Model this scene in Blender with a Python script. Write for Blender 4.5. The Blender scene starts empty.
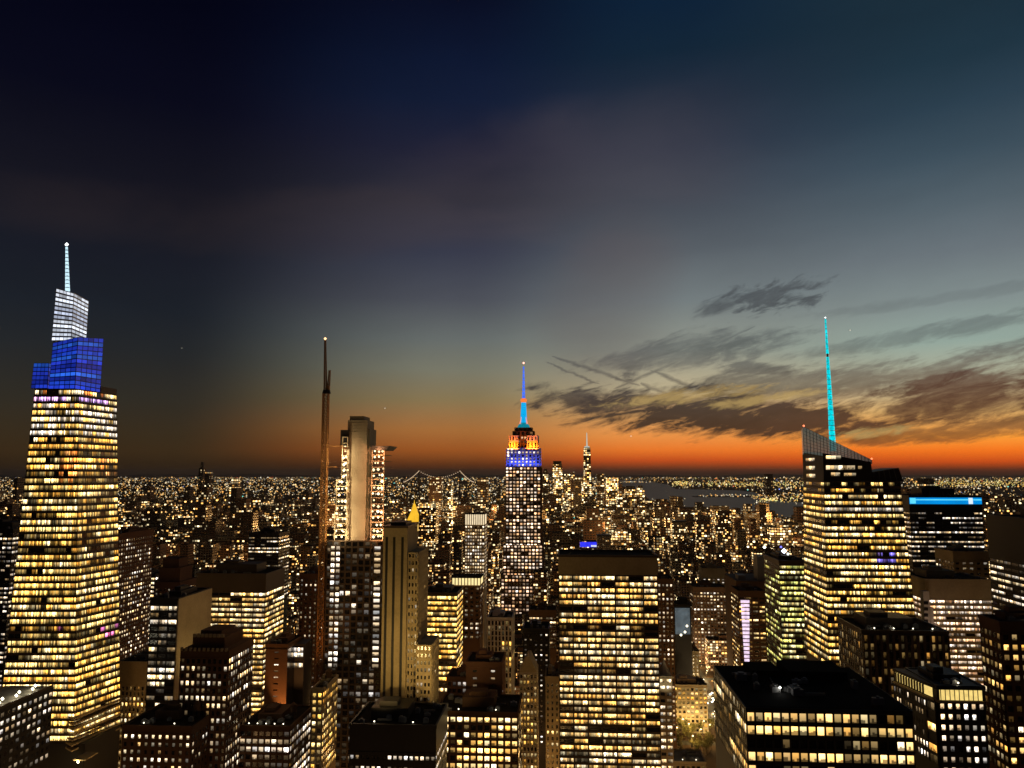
import bpy, math, random
from mathutils import Vector, Euler

R = math.radians
C = bpy.context.scene.collection
scene = bpy.context.scene

# ------------------------------------------------------------------ camera
F = 780.0
CAM_Z = 260.0
PITCH = math.atan(89 / F)
YAW = math.atan(53 / F)
cam_d = bpy.data.cameras.new('camera')
cam_d.sensor_width = 36.0
cam_d.lens = F * 36.0 / 1024
cam_d.clip_start = 1.0
cam_d.clip_end = 200000.0
cam = bpy.data.objects.new('camera', cam_d)
C.objects.link(cam)
cam.location = (0, 0, CAM_Z)
cam.rotation_euler = (R(90) + PITCH, 0, YAW)
scene.camera = cam
ROT = Euler((R(90) + PITCH, 0, YAW)).to_matrix()


def ray(px, py):
    return ROT @ Vector(((px - 512) / F, (384 - py) / F, -1))


def at(px, py, D):
    """world point seen at a picture position at the depth D down the avenues"""
    r = ray(px, py)
    t = D / r.y
    return Vector((r.x * t, D, CAM_Z + r.z * t))


def ground(px, py):
    r = ray(px, py)
    t = -CAM_Z / r.z
    return Vector((r.x * t, r.y * t, 0))


def azel(px, py):
    r = ray(px, py).normalized()
    return math.atan2(r.x, r.y), math.asin(r.z)


# ------------------------------------------------------------------ node helper
class S:
    """a socket with arithmetic"""
    def __init__(s, nt, sock):
        s.nt, s.s = nt, sock

    def _m(s, op, *o, clamp=False):
        n = s.nt.nodes.new('ShaderNodeMath')
        n.operation = op
        n.use_clamp = clamp
        for i, a in enumerate((s,) + o):
            if isinstance(a, S):
                s.nt.links.new(a.s, n.inputs[i])
            else:
                n.inputs[i].default_value = a
        return S(s.nt, n.outputs[0])

    def __add__(s, o): return s._m('ADD', o)
    __radd__ = __add__
    def __mul__(s, o): return s._m('MULTIPLY', o)
    __rmul__ = __mul__
    def __sub__(s, o): return s._m('SUBTRACT', o)
    def __rsub__(s, o): return (s * -1.0) + o
    def __truediv__(s, o): return s._m('DIVIDE', o)
    def floor(s): return s._m('FLOOR')
    def fract(s): return s._m('FRACT')
    def gt(s, o): return s._m('GREATER_THAN', o)
    def lt(s, o): return s._m('LESS_THAN', o)
    def pow(s, o): return s._m('POWER', o)
    def abs(s): return s._m('ABSOLUTE')
    def max(s, o): return s._m('MAXIMUM', o)
    def min(s, o): return s._m('MINIMUM', o)
    def clamp(s): return s._m('ADD', 0.0, clamp=True)
    def sqrt(s): return s._m('SQRT')

    def smooth(s, a, b, lo=0.0, hi=1.0):
        n = s.nt.nodes.new('ShaderNodeMapRange')
        n.interpolation_type = 'SMOOTHSTEP'
        n.inputs[1].default_value = a
        n.inputs[2].default_value = b
        n.inputs[3].default_value = lo
        n.inputs[4].default_value = hi
        s.nt.links.new(s.s, n.inputs[0])
        return S(s.nt, n.outputs[0])


def combine(nt, x, y, z=0.0):
    n = nt.nodes.new('ShaderNodeCombineXYZ')
    for i, a in enumerate((x, y, z)):
        if isinstance(a, S):
            nt.links.new(a.s, n.inputs[i])
        else:
            n.inputs[i].default_value = a
    return n.outputs[0]


def white(nt, x, y, z=0.0):
    n = nt.nodes.new('ShaderNodeTexWhiteNoise')
    n.noise_dimensions = '3D'
    nt.links.new(combine(nt, x, y, z), n.inputs['Vector'])
    return S(nt, n.outputs['Value'])


def noise(nt, vec, scale, detail=4.0, rough=0.55, dist=0.0):
    n = nt.nodes.new('ShaderNodeTexNoise')
    n.noise_dimensions = '3D'
    nt.links.new(vec, n.inputs['Vector'])
    n.inputs['Scale'].default_value = scale
    n.inputs['Detail'].default_value = detail
    n.inputs['Roughness'].default_value = rough
    n.inputs['Distortion'].default_value = dist
    return S(nt, n.outputs['Fac'])


def mixc(nt, fac, a, b):
    n = nt.nodes.new('ShaderNodeMix')
    n.data_type = 'RGBA'
    n.clamp_factor = True
    for sock, v in ((n.inputs[0], fac), (n.inputs[6], a), (n.inputs[7], b)):
        if isinstance(v, S):
            nt.links.new(v.s, sock)
        elif isinstance(v, (int, float)):
            sock.default_value = v
        elif isinstance(v, tuple):
            sock.default_value = (*v, 1)
        else:
            nt.links.new(v, sock)
    return n.outputs[2]


def scalec(nt, col, k):
    n = nt.nodes.new('ShaderNodeVectorMath')
    n.operation = 'SCALE'
    nt.links.new(col, n.inputs[0])
    if isinstance(k, S):
        nt.links.new(k.s, n.inputs[3])
    else:
        n.inputs[3].default_value = k
    return n.outputs[0]


def lin(c):
    return tuple((v / 255 / 12.92) if v / 255 <= 0.04045 else ((v / 255 + 0.055) / 1.055) ** 2.4 for v in c)


# ------------------------------------------------------------------ sky (the world)
world = bpy.data.worlds.new('World')
scene.world = world
world.use_nodes = True
nt = world.node_tree
nt.nodes.clear()
tc = nt.nodes.new('ShaderNodeTexCoord')
sep = nt.nodes.new('ShaderNodeSeparateXYZ')
nt.links.new(tc.outputs['Generated'], sep.inputs[0])
dx, dy, dz = (S(nt, sep.outputs[i]) for i in range(3))
az = dx._m('ARCTAN2', dy)
el = dz._m('ARCSINE')


def ramp(px, stops):
    """colours by elevation in radians"""
    n = nt.nodes.new('ShaderNodeValToRGB')
    e = n.color_ramp.elements
    stops = sorted((max(0.0, min(1.0, (azel(px, y)[1] + 0.02) / 0.7)), c) for y, c in stops)
    while len(e) > 1:
        e.remove(e[-1])
    e[0].position = stops[0][0]
    e[0].color = (*lin(stops[0][1]), 1)
    for p, c in stops[1:]:
        k = e.new(p)
        k.color = (*lin(c), 1)
    nt.links.new(((el + 0.02) / 0.7).clamp().s, n.inputs[0])
    return n.outputs[0]


rA = ramp(160, [(0, (3, 4, 19)), (100, (8, 9, 25)), (200, (22, 22, 32)), (260, (24, 27, 37)), (310, (28, 33, 41)), (350, (35, 38, 41)), (400, (46, 43, 36)), (430, (53, 43, 29)),
           (452, (56, 41, 23)), (468, (44, 31, 17)), (476, (22, 15, 9))])
rB = ramp(460, [(0, (8, 13, 34)), (60, (13, 23, 48)), (100, (18, 28, 53)), (150, (32, 34, 54)), (200, (46, 46, 58)), (250, (54, 58, 75)), (300, (76, 79, 88)), (340, (102, 108, 106)), (370, (122, 122, 106)),
           (400, (136, 118, 82)), (430, (168, 110, 57)), (450, (158, 86, 35)), (464, (98, 51, 22)), (472, (46, 27, 16)), (478, (20, 14, 9))])
rC = ramp(670, [(0, (13, 33, 55)), (50, (18, 37, 55)), (100, (36, 46, 63)), (150, (50, 57, 73)), (200, (67, 73, 84)), (250, (88, 95, 102)), (300, (116, 125, 127)), (350, (146, 150, 138)), (390, (190, 175, 140)),
           (415, (222, 165, 100)), (436, (240, 150, 72)), (450, (240, 122, 42)), (460, (205, 82, 28)), (468, (118, 56, 28)), (474, (48, 28, 18))])
rD = ramp(970, [(0, (27, 46, 59)), (50, (31, 52, 66)), (100, (44, 64, 79)), (150, (62, 80, 93)), (200, (84, 98, 107)), (250, (106, 116, 122)), (300, (128, 140, 139)), (340, (146, 164, 154)), (380, (180, 178, 150)),
           (410, (228, 182, 112)), (436, (254, 160, 58)), (450, (252, 122, 32)), (461, (216, 84, 24)), (469, (120, 52, 22)), (475, (48, 26, 14))])
aA, aB, aC, aD = (azel(p, 430)[0] for p in (170, 460, 670, 970))
back = az.abs().smooth(1.0, 2.2)
sky = mixc(nt, az.smooth(aA, aB), rA, rB)
sky = mixc(nt, az.smooth(aB, aC), sky, rC)
sky = mixc(nt, az.smooth(aC, aD), sky, rD)
sky = mixc(nt, back, sky, rA)

# cloud banks, in azimuth and elevation
st = combine(nt, az * 9.0 + el * -4.0, el * 34.0 + az * -3.0, 0.0)
n1 = noise(nt, st, 1.0, 7.0, 0.6, 0.7)
st2 = combine(nt, az * 22.0 - el * 12.0, el * 60.0 - az * 13.0, 3.0)
n2 = noise(nt, st2, 1.0, 6.0, 0.62, 1.2)
stw = combine(nt, az * 3.0, el * 8.0, 7.0)
n3 = noise(nt, stw, 1.0, 5.0, 0.55, 0.5)
n4 = noise(nt, combine(nt, az * 50.0 - el * 20.0, el * 110.0 - az * 18.0, 1.0), 1.0, 6.0, 0.65, 0.8)

n6 = noise(nt, combine(nt, az * 26.0 - el * 26.0, el * 170.0 - az * 34.0, 5.0), 1.0, 7.0, 0.62, 0.9)


def blob(px, py, hw, hh, tilt=0.0):
    a0, e0 = azel(px, py)
    u = az - a0
    v = el - e0
    c, s = math.cos(tilt), math.sin(tilt)
    x = (u * c + v * s) / (hw / F)
    y = (v * c - u * s) / (hh / F)
    return 1.0 - (x * x + y * y)


def seg(p, q, wpx):
    (ax, ay), (bx, by) = azel(*p), azel(*q)
    L2 = (bx - ax) ** 2 + (by - ay) ** 2
    u, v = az - ax, el - ay
    t = ((u * (bx - ax) + v * (by - ay)) / L2).clamp()
    ddx, ddy = u - t * (bx - ax), v - t * (by - ay)
    wob = (n4 - 0.5) * (3.0 / F) + (n2 - 0.5) * (6.0 / F)
    d = ((ddx + wob * 0.6) * (ddx + wob * 0.6) + (ddy + wob) * (ddy + wob)).sqrt()
    taper = ((1.0 - t) * t * 4.0).pow(0.5)
    return (1.0 - d / (taper * (wpx * 0.85 / F) + 1e-4)).clamp().pow(0.7) * (n2 * 1.1 + 0.45)


cl = None
for b, k in ((blob(700, 411, 160, 27, -0.04), 1.15), (blob(590, 404, 66, 15, -0.22), 0.95), (blob(790, 424, 130, 19, -0.02), 1.1), (blob(800, 385, 130, 26, 0.08), 0.7), (blob(960, 396, 130, 30, 0.16), 0.95),
             (blob(985, 428, 90, 10, 0.1), 0.8), (blob(690, 352, 110, 20, 0.1), 0.62), (blob(905, 338, 140, 9, 0.12), 0.45), (blob(890, 436, 60, 9, 0.05), 0.8), (blob(960, 362, 110, 10, 0.22), 0.7),
             (blob(930, 300, 130, 6, 0.06), 0.22), (blob(770, 370, 70, 8, -0.1), 0.75)):
    m = (b + (n1 - 0.5) * 2.6 + (n2 - 0.5) * 2.0 + (n4 - 0.5) * 0.9 + (n6 - 0.5) * 1.0).smooth(-0.18, 0.95) * k
    cl = m if cl is None else cl.max(m)
patch = (blob(770, 298, 64, 20, 0.12) + (n2 - 0.5) * 4.0 + (n4 - 0.5) * 2.4).smooth(0.1, 1.2) * 0.8
patch2 = (blob(716, 308, 28, 10, 0.2) + (n2 - 0.5) * 2.2 + (n4 - 0.5) * 1.0).smooth(0.0, 1.0) * 0.75
puff = (blob(629, 376, 12, 12, 0.9) + (n4 - 0.5) * 3.2).smooth(0.2, 1.3) * 0.7
lines = seg((552, 356), (640, 386), 3.2).max(seg((612, 390), (756, 326), 3.4)).max(seg((650, 370), (708, 394), 3.4)).max(seg((545, 362), (600, 384), 2.0)).max(seg((640, 384), (682, 399), 4.0))
dark = cl.max(patch).max(patch2).max(puff).max(lines * 0.66)
ccol = mixc(nt, el.smooth(0.035, 0.20), lin((60, 45, 35)), lin((72, 74, 78)))
ccol = mixc(nt, az.smooth(aC + 0.02, aD) * 0.7, ccol, lin((100, 62, 43)))
ccol = mixc(nt, el.smooth(0.10, 0.16), ccol, lin((74, 78, 82)))
n5 = noise(nt, combine(nt, az * 16.0 - el * 14.0, el * 52.0 - az * 8.0, 11.0), 1.0, 8.0, 0.68, 0.6)
ccol = scalec(nt, ccol, (n5 - 0.5) * 1.1 + 1.0)
sky = mixc(nt, (dark * (n5 * -0.9 + 1.45)).clamp() * 0.96, sky, ccol)
# sunlit cream streaks between the banks
cream = ((blob(690, 396, 90, 9, 0.1)).max(blob(880, 431, 46, 6, 0.12)).max(blob(760, 400, 60, 6, 0.1)) + (n2 - 0.5) * 4.0 + (n4 - 0.5) * 1.2).smooth(0.0, 1.2) * 0.5
sky = mixc(nt, cream, sky, lin((214, 180, 110)))
# thin purple-brown veils high up, in the last glow
veil = (blob(330, 222, 330, 36, 0.05) + (n3 - 0.5) * 3.4 + (n1 - 0.5) * 0.8).smooth(-0.4, 1.3) * 0.30
veil = veil.max((blob(560, 180, 230, 70, 0.2) + (n3 - 0.5) * 2.6).smooth(-0.4, 1.4) * 0.22)
veil = veil.max((blob(610, 300, 110, 70, 1.2) + (n3 - 0.5) * 2.2).smooth(-0.4, 1.3) * 0.42)
vcol = mixc(nt, az.smooth(aA, aC), lin((52, 42, 41)), lin((90, 78, 80)))
sky = mixc(nt, veil, sky, vcol)
soft = (n3 - 0.5) * 0.28 + (n1 - 0.5) * 0.10 + 1.0
sky = scalec(nt, sky, soft)

nish = nt.nodes.new('ShaderNodeTexSky')
nish.sky_type = 'NISHITA'
nish.sun_disc = False
nish.sun_elevation = R(-4)
nish.sun_rotation = R(33)
bg1 = nt.nodes.new('ShaderNodeBackground')
nt.links.new(nish.outputs[0], bg1.inputs[0])
bg1.inputs[1].default_value = 0.01
bg2 = nt.nodes.new('ShaderNodeBackground')
nt.links.new(sky, bg2.inputs[0])
bg2.inputs[1].default_value = 1.0
addn = nt.nodes.new('ShaderNodeAddShader')
wout = nt.nodes.new('ShaderNodeOutputWorld')
nt.links.new(bg1.outputs[0], addn.inputs[0])
nt.links.new(bg2.outputs[0], addn.inputs[1])
nt.links.new(addn.outputs[0], wout.inputs[0])

# the last of the sun, already at the horizon
sun_d = bpy.data.lights.new('sun', 'SUN')
sun_d.energy = 0.02
sun_d.angle = R(6)
sun_d.color = (1, 0.5, 0.2)
sun = bpy.data.objects.new('sun', sun_d)
C.objects.link(sun)
sun.rotation_euler = (R(88), 0, R(180 - 33))

scene.view_settings.view_transform = 'Standard'
scene.view_settings.look = 'None'
scene.view_settings.exposure = 0.0
scene.view_settings.gamma = 1.0
scene.view_settings.use_curve_mapping = False
scene.cycles.max_bounces = 4
scene.cycles.diffuse_bounces = 2
scene.cycles.glossy_bounces = 2
scene.cycles.transparent_max_bounces = 8
scene.cycles.sample_clamp_indirect = 1.0
scene.cycles.use_denoising = True
scene.cycles.use_light_tree = True


# ------------------------------------------------------------------ materials
def new_mat(name):
    m = bpy.data.materials.new(name)
    m.use_nodes = True
    m.cycles.emission_sampling = 'NONE'
    t = m.node_tree
    p = t.nodes['Principled BSDF']
    return m, t, p


def wall_mat(name, col, rough=0.85, var=0.3, scale=0.05, metal=0.0):
    m, t, p = new_mat(name)
    g = t.nodes.new('ShaderNodeNewGeometry')
    n = noise(t, g.outputs['Position'], scale, 6.0, 0.65)
    n_f = noise(t, g.outputs['Position'], scale * 14, 3.0, 0.6)
    k = (n - 0.5) * (2 * var) + (n_f - 0.5) * var + 1.0
    rgb = t.nodes.new('ShaderNodeRGB')
    rgb.outputs[0].default_value = (*col, 1)
    t.links.new(scalec(t, rgb.outputs[0], k), p.inputs['Base Color'])
    p.inputs['Roughness'].default_value = rough
    p.inputs['Metallic'].default_value = metal
    p.inputs['Specular IOR Level'].default_value = 0.2 if rough < 0.8 else 0.05
    return m


def glow_mat(name, col, strength, base=(0.02, 0.02, 0.02), vary=0.0, scale=0.3):
    m, t, p = new_mat(name)
    p.inputs['Base Color'].default_value = (*base, 1)
    p.inputs['Emission Color'].default_value = (*col, 1)
    p.inputs['Emission Strength'].default_value = strength
    if vary:
        g = t.nodes.new('ShaderNodeNewGeometry')
        n = noise(t, g.outputs['Position'], scale, 4.0, 0.6)
        t.links.new(((n - 0.5) * (2 * vary * strength) + strength).max(0.02).s, p.inputs['Emission Strength'])
    return m


M = {}
M['brick'] = wall_mat('brown_brick', (0.11, 0.062, 0.036))
M['redbrick'] = wall_mat('red_brick', (0.13, 0.066, 0.042))
M['limestone'] = wall_mat('limestone', (0.42, 0.35, 0.25))
M['tan'] = wall_mat('tan_stone', (0.34, 0.27, 0.16), 0.85, 0.5)
M['concrete'] = wall_mat('concrete', (0.36, 0.31, 0.23), 0.9, 0.35, 0.08)
M['bronze'] = wall_mat('bronze_frame', (0.07, 0.05, 0.035), 0.5)
M['black'] = wall_mat('black_cladding', (0.022, 0.02, 0.02), 0.5)
M['grey'] = wall_mat('grey_metal', (0.14, 0.14, 0.14), 0.5)
M['white'] = wall_mat('white_stone', (0.62, 0.57, 0.48))
M['blackroof'] = wall_mat('black_roof', (0.006, 0.006, 0.006), 1.0, 0.5, 0.12)
M['roof'] = wall_mat('roof_tar', (0.014, 0.012, 0.010), 0.95, 0.5, 0.12)
M['roofpale'] = wall_mat('roof_gravel', (0.2, 0.18, 0.15), 0.95, 0.5, 0.12)
M['wood'] = wall_mat('tank_wood', (0.12, 0.07, 0.04))
M['steel'] = wall_mat('crane_steel', (0.28, 0.14, 0.05), 0.55)
M['asphalt'] = wall_mat('asphalt', (0.045, 0.043, 0.04), 0.9, 0.3, 0.02)
M['land'] = wall_mat('city_ground', (0.05, 0.03, 0.016), 0.95, 0.5, 0.002)
M['hill'] = wall_mat('hill_ground', (0.06, 0.035, 0.018), 0.95, 0.3, 0.001)
M['bark'] = wall_mat('bark', (0.08, 0.055, 0.035))
M['leaf'] = wall_mat('leaf', (0.11, 0.10, 0.03), 0.7, 0.5, 0.6)


def glass_mat(name, col, rough):
    m, t, p = new_mat(name)
    p.inputs['Base Color'].default_value = (*col, 1)
    g = t.nodes.new('ShaderNodeNewGeometry')
    n = noise(t, g.outputs['Position'], 0.15, 2.0)
    t.links.new((n * 0.2 + rough).s, p.inputs['Roughness'])
    p.inputs['Specular IOR Level'].default_value = 0.7
    return m


M['glass'] = glass_mat('dark_glass', (0.012, 0.012, 0.014), 0.08)

# water: dark, ripples, mirrors the afterglow
m, t, p = new_mat('river_water')
p.inputs['Base Color'].default_value = (0.06, 0.075, 0.055, 1)
p.inputs['Roughness'].default_value = 0.4
p.inputs['Specular IOR Level'].default_value = 0.65
p.inputs['Specular Tint'].default_value = (0.9, 1.0, 0.7, 1)
g = t.nodes.new('ShaderNodeNewGeometry')
nn = noise(t, g.outputs['Position'], 0.03, 6.0, 0.6)
bp = t.nodes.new('ShaderNodeBump')
bp.inputs['Strength'].default_value = 0.5
bp.inputs['Distance'].default_value = 6.0
t.links.new(nn.s, bp.inputs['Height'])
t.links.new(bp.outputs[0], p.inputs['Normal'])
M['water'] = m

# a lit room behind a pane: UV = (seed + u, bays + v), colour attribute = lamp colour and level
m, t, p = new_mat('lit_room')
uvn = t.nodes.new('ShaderNodeUVMap')
uvn.uv_map = 'UVMap'
sp = t.nodes.new('ShaderNodeSeparateXYZ')
t.links.new(uvn.outputs[0], sp.inputs[0])
u, v = S(t, sp.outputs[0]), S(t, sp.outputs[1])
su, fu, nm, fv = u.floor(), u.fract(), v.floor(), v.fract()
cell = (fu * nm).floor()
fc = (fu * nm).fract()
r1 = white(t, su, cell, nm)
r2 = white(t, su + 0.37, cell, nm)
r3 = white(t, su, (fu * nm * 3.0).floor(), 5.5)
mull = (fc - 0.5).abs().smooth(0.42, 0.49, 1.0, 0.4)
blind = r1.lt(0.30) * -0.78 + 1.0
level = r2.pow(1.8) * 1.9 + 0.42
r4 = white(t, su + 0.71, cell, nm)
desk = (fv - (r3 * 0.55)).smooth(-0.05, 0.06, 0.22, 1.0)
ceil = fv.smooth(0.1, 1.0, 0.72, 1.25)
at_ = t.nodes.new('ShaderNodeAttribute')
at_.attribute_name = 'glow'
tint = mixc(t, r4, (1.0, 0.74, 0.5), (1.0, 1.04, 1.25))
mulv = t.nodes.new('ShaderNodeVectorMath')
mulv.operation = 'MULTIPLY'
t.links.new(at_.outputs['Color'], mulv.inputs[0])
t.links.new(tint, mulv.inputs[1])
e = scalec(t, mulv.outputs[0], mull * blind * level * desk * ceil)
t.links.new(e, p.inputs['Emission Color'])
p.inputs['Emission Strength'].default_value = 1.0
p.inputs['Base Color'].default_value = (0.02, 0.018, 0.015, 1)
p.inputs['Roughness'].default_value = 0.2
M['lit'] = m

# lamps seen from far: colour attribute only
m, t, p = new_mat('lamp_glow')
at_ = t.nodes.new('ShaderNodeAttribute')
at_.attribute_name = 'glow'
t.links.new(at_.outputs['Color'], p.inputs['Emission Color'])
p.inputs['Emission Strength'].default_value = 1.0
p.inputs['Base Color'].default_value = (0.02, 0.02, 0.02, 1)
M['lamp'] = m

# whole facades of the more distant blocks: UV in window cells, attribute = seed, share lit, tone, level
m, t, p = new_mat('block_facade')
uvn = t.nodes.new('ShaderNodeUVMap')
uvn.uv_map = 'UVMap'
sp = t.nodes.new('ShaderNodeSeparateXYZ')
t.links.new(uvn.outputs[0], sp.inputs[0])
u, v = S(t, sp.outputs[0]), S(t, sp.outputs[1])
at_ = t.nodes.new('ShaderNodeAttribute')
at_.attribute_name = 'block'
sc = t.nodes.new('ShaderNodeSeparateColor')
t.links.new(at_.outputs['Color'], sc.inputs[0])
seed, frac, tone = (S(t, sc.outputs[i]) for i in range(3))
bright = S(t, at_.outputs['Alpha'])
cx, cy, fx, fy = u.floor(), v.floor(), u.fract(), v.fract()
sd = seed * 91.7
rr = white(t, cx, cy, sd)
rf = white(t, cy, sd, 3.3)
rb = white(t, cx + 11.3, cy, sd)
rc = white(t, cx, cy + 7.7, sd)
lit = rr.lt(frac * (rf * 1.3 + 0.15))
mx = (fx - 0.5).abs().lt(0.36)
my = (fy - 0.48).abs().lt(0.28)
win = mx * my
lev = lit * win * (rb.pow(2.4) * 3.4 + 0.2) * bright
wcol = mixc(t, rc.smooth(0.1, 0.9), (1.0, 0.48, 0.11), (1.0, 0.82, 0.46))
t.links.new(wcol, p.inputs['Emission Color'])
t.links.new(lev.s, p.inputs['Emission Strength'])
wc = mixc(t, tone.smooth(0.0, 0.5), (0.025, 0.022, 0.02), (0.16, 0.08, 0.045))
wc = mixc(t, tone.smooth(0.5, 1.0), wc, (0.36, 0.29, 0.2))
t.links.new(mixc(t, win, wc, (0.012, 0.012, 0.014)), p.inputs['Base Color'])
t.links.new((win * -0.6 + 0.85).s, p.inputs['Roughness'])
M['block'] = m


# ------------------------------------------------------------------ mesh helpers
class MB:
    def __init__(s):
        s.v, s.f, s.m, s.uv, s.c = [], [], [], [], []

    def quad(s, pts, mi=0, uv=None, col=None):
        i = len(s.v)
        s.v += [tuple(p) for p in pts]
        s.f.append(tuple(range(i, i + len(pts))))
        s.m.append(mi)
        s.uv.append(uv or [(0, 0)] * len(pts))
        s.c.append(col or (0, 0, 0, 1))

    def hexa(s, a, mi=0, skip=()):
        """8 corners: bottom loop ccw then top loop"""
        i = len(s.v)
        s.v += [tuple(p) for p in a]
        for k, f in enumerate(((3, 2, 1, 0), (4, 5, 6, 7), (0, 1, 5, 4), (1, 2, 6, 5), (2, 3, 7, 6), (3, 0, 4, 7))):
            if k in skip:
                continue
            s.f.append(tuple(i + q for q in f))
            s.m.append(mi[k] if isinstance(mi, (list, tuple)) else mi)
            s.uv.append([(0, 0)] * 4)
            s.c.append((0, 0, 0, 1))

    def box(s, x0, x1, y0, y1, z0, z1, mi=0, skip=()):
        s.hexa([(x0, y0, z0), (x1, y0, z0), (x1, y1, z0), (x0, y1, z0), (x0, y0, z1), (x1, y0, z1), (x1, y1, z1), (x0, y1, z1)], mi, skip)

    def prism(s, poly, y0, y1, mi=0):
        """a polygon in the x-z plane given depth"""
        n = len(poly)
        i = len(s.v)
        s.v += [(x, y0, z) for x, z in poly] + [(x, y1, z) for x, z in poly]
        fs = [tuple(range(i, i + n)), tuple(range(i + 2 * n - 1, i + n - 1, -1))]
        for k in range(n):
            a, b = k, (k + 1) % n
            fs.append((i + b, i + a, i + n + a, i + n + b))
        for f in fs:
            s.f.append(f)
            s.m.append(mi)
            s.uv.append([(0, 0)] * len(f))
            s.c.append((0, 0, 0, 1))

    def tube(s, p, q, r0, r1=None, n=6, mi=0):
        p, q = Vector(p), Vector(q)
        r1 = r0 if r1 is None else r1
        d = (q - p).normalized()
        a = d.cross(Vector((0, 0, 1)) if abs(d.z) < 0.95 else Vector((1, 0, 0))).normalized()
        b = d.cross(a)
        i = len(s.v)
        for c, r in ((p, r0), (q, r1)):
            for k in range(n):
                w = 2 * math.pi * (k + 0.5) / n
                s.v.append(tuple(c + (a * math.cos(w) + b * math.sin(w)) * r))
        for k in range(n):
            k2 = (k + 1) % n
            s.f.append((i + k, i + k2, i + n + k2, i + n + k))
            s.m.append(mi)
            s.uv.append([(0, 0)] * 4)
            s.c.append((0, 0, 0, 1))
        for f in (tuple(range(i + n - 1, i - 1, -1)), tuple(range(i + n, i + 2 * n))):
            s.f.append(f)
            s.m.append(mi)
            s.uv.append([(0, 0)] * n)
            s.c.append((0, 0, 0, 1))

    def octa(s, c, r, col):
        i = len(s.v)
        x, y, z = c
        s.v += [(x + r, y, z), (x, y + r, z), (x - r, y, z), (x, y - r, z), (x, y, z + r), (x, y, z - r)]
        for a, b in ((0, 1), (1, 2), (2, 3), (3, 0)):
            for f in ((i + a, i + b, i + 4), (i + b, i + a, i + 5)):
                s.f.append(f)
                s.m.append(0)
                s.uv.append([(0, 0)] * 3)
                s.c.append(col)

    def mesh(s, name, mats, off=(0, 0, 0), attr=None, uv=False):
        me = bpy.data.meshes.new(name)
        ox, oy, oz = off
        me.from_pydata([(x - ox, y - oy, z - oz) for x, y, z in s.v], [], s.f)
        for k in mats:
            me.materials.append(k)
        if len(mats) > 1:
            me.polygons.foreach_set('material_index', s.m)
        if uv:
            l = me.uv_layers.new(name='UVMap')
            l.data.foreach_set('uv', [a for f in s.uv for q in f for a in q])
        if attr:
            ca = me.attributes.new(attr, 'FLOAT_COLOR', 'FACE')
            ca.data.foreach_set('color', [a for c in s.c for a in c])
        me.update()
        return me


def link(name, me, parent=None):
    o = bpy.data.objects.new(name, me)
    C.objects.link(o)
    if parent:
        o.parent = parent
    return o


def tag(o, label=None, cat=None, group=None, kind=None):
    if label: o['label'] = label
    if cat: o['category'] = cat
    if group: o['group'] = group
    if kind: o['kind'] = kind
    return o


rng = random.Random(11)
TAKEN = []       # footprints in use
N_WIN = 100


class Thing:
    def __init__(s, name, label, cat, loc, group=None):
        s.loc = Vector(loc)
        s.o = link(name, None)
        s.o.location = s.loc
        tag(s.o, label, cat, group)
        s.win = []
        s.rng = random.Random(hash_(label))

    def part(s, name, mb, mats, parent=None, attr=None, uv=False, label=None):
        if not isinstance(mats, (list, tuple)):
            mats = [mats]
        o = link(name, mb.mesh(name, mats, s.loc, attr, uv), parent or s.o)
        if label:
            o['label'] = label
        return o

    def finish(s, n=N_WIN):
        w = s.win
        s.rng.shuffle(w)
        w.sort(key=lambda a: -a[3])
        for q, uv, col, _ in w[:n]:
            mb = MB()
            mb.quad(q, 0, uv, col)
            s.part('window', mb, M['lit'], None, 'glow', True)
        if len(w) > n:
            mb = MB()
            for q, uv, col, _ in w[n:]:
                mb.quad(q, 0, uv, col)
            s.part('window_glazing', mb, M['lit'], None, 'glow', True)['kind'] = 'stuff'


def hash_(t):
    h = 7
    for ch in t:
        h = (h * 131 + ord(ch)) % 1000003
    return h


PAL = {
    'warm': [(1.0, 0.66, 0.20), (1.0, 0.74, 0.30), (1.0, 0.58, 0.14), (1.0, 0.82, 0.44)],
    'gold': [(1.0, 0.64, 0.14), (1.0, 0.72, 0.22), (1.0, 0.54, 0.09), (1.0, 0.80, 0.36)],
    'pale': [(1.0, 0.84, 0.52), (1.0, 0.78, 0.40), (1.0, 0.90, 0.66)],
    'white': [(1.0, 0.88, 0.62), (1.0, 0.82, 0.50), (1.0, 0.93, 0.76)],
    'pink': [(1.0, 0.72, 0.44), (1.0, 0.82, 0.58), (1.0, 0.62, 0.34)],
    'green': [(0.92, 0.90, 0.24), (0.80, 0.86, 0.22), (1.0, 0.92, 0.40)],
    'grey': [(0.9, 0.86, 0.7), (1.0, 0.88, 0.6)],
}


def lit_map(r, nb, nf, p, pers=0.55, var=0.25):
    out = []
    for f in range(nf):
        pf = min(0.98, max(0.02, r.gauss(p, var)))
        row = []
        cur = r.random() < pf
        lev = r.uniform(0.6, 1.3)
        for b in range(nb):
            if r.random() > pers:
                cur = r.random() < pf
                lev = r.uniform(0.5, 1.4)
            row.append(lev if cur else 0.0)
        out.append(row)
    return out


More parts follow.
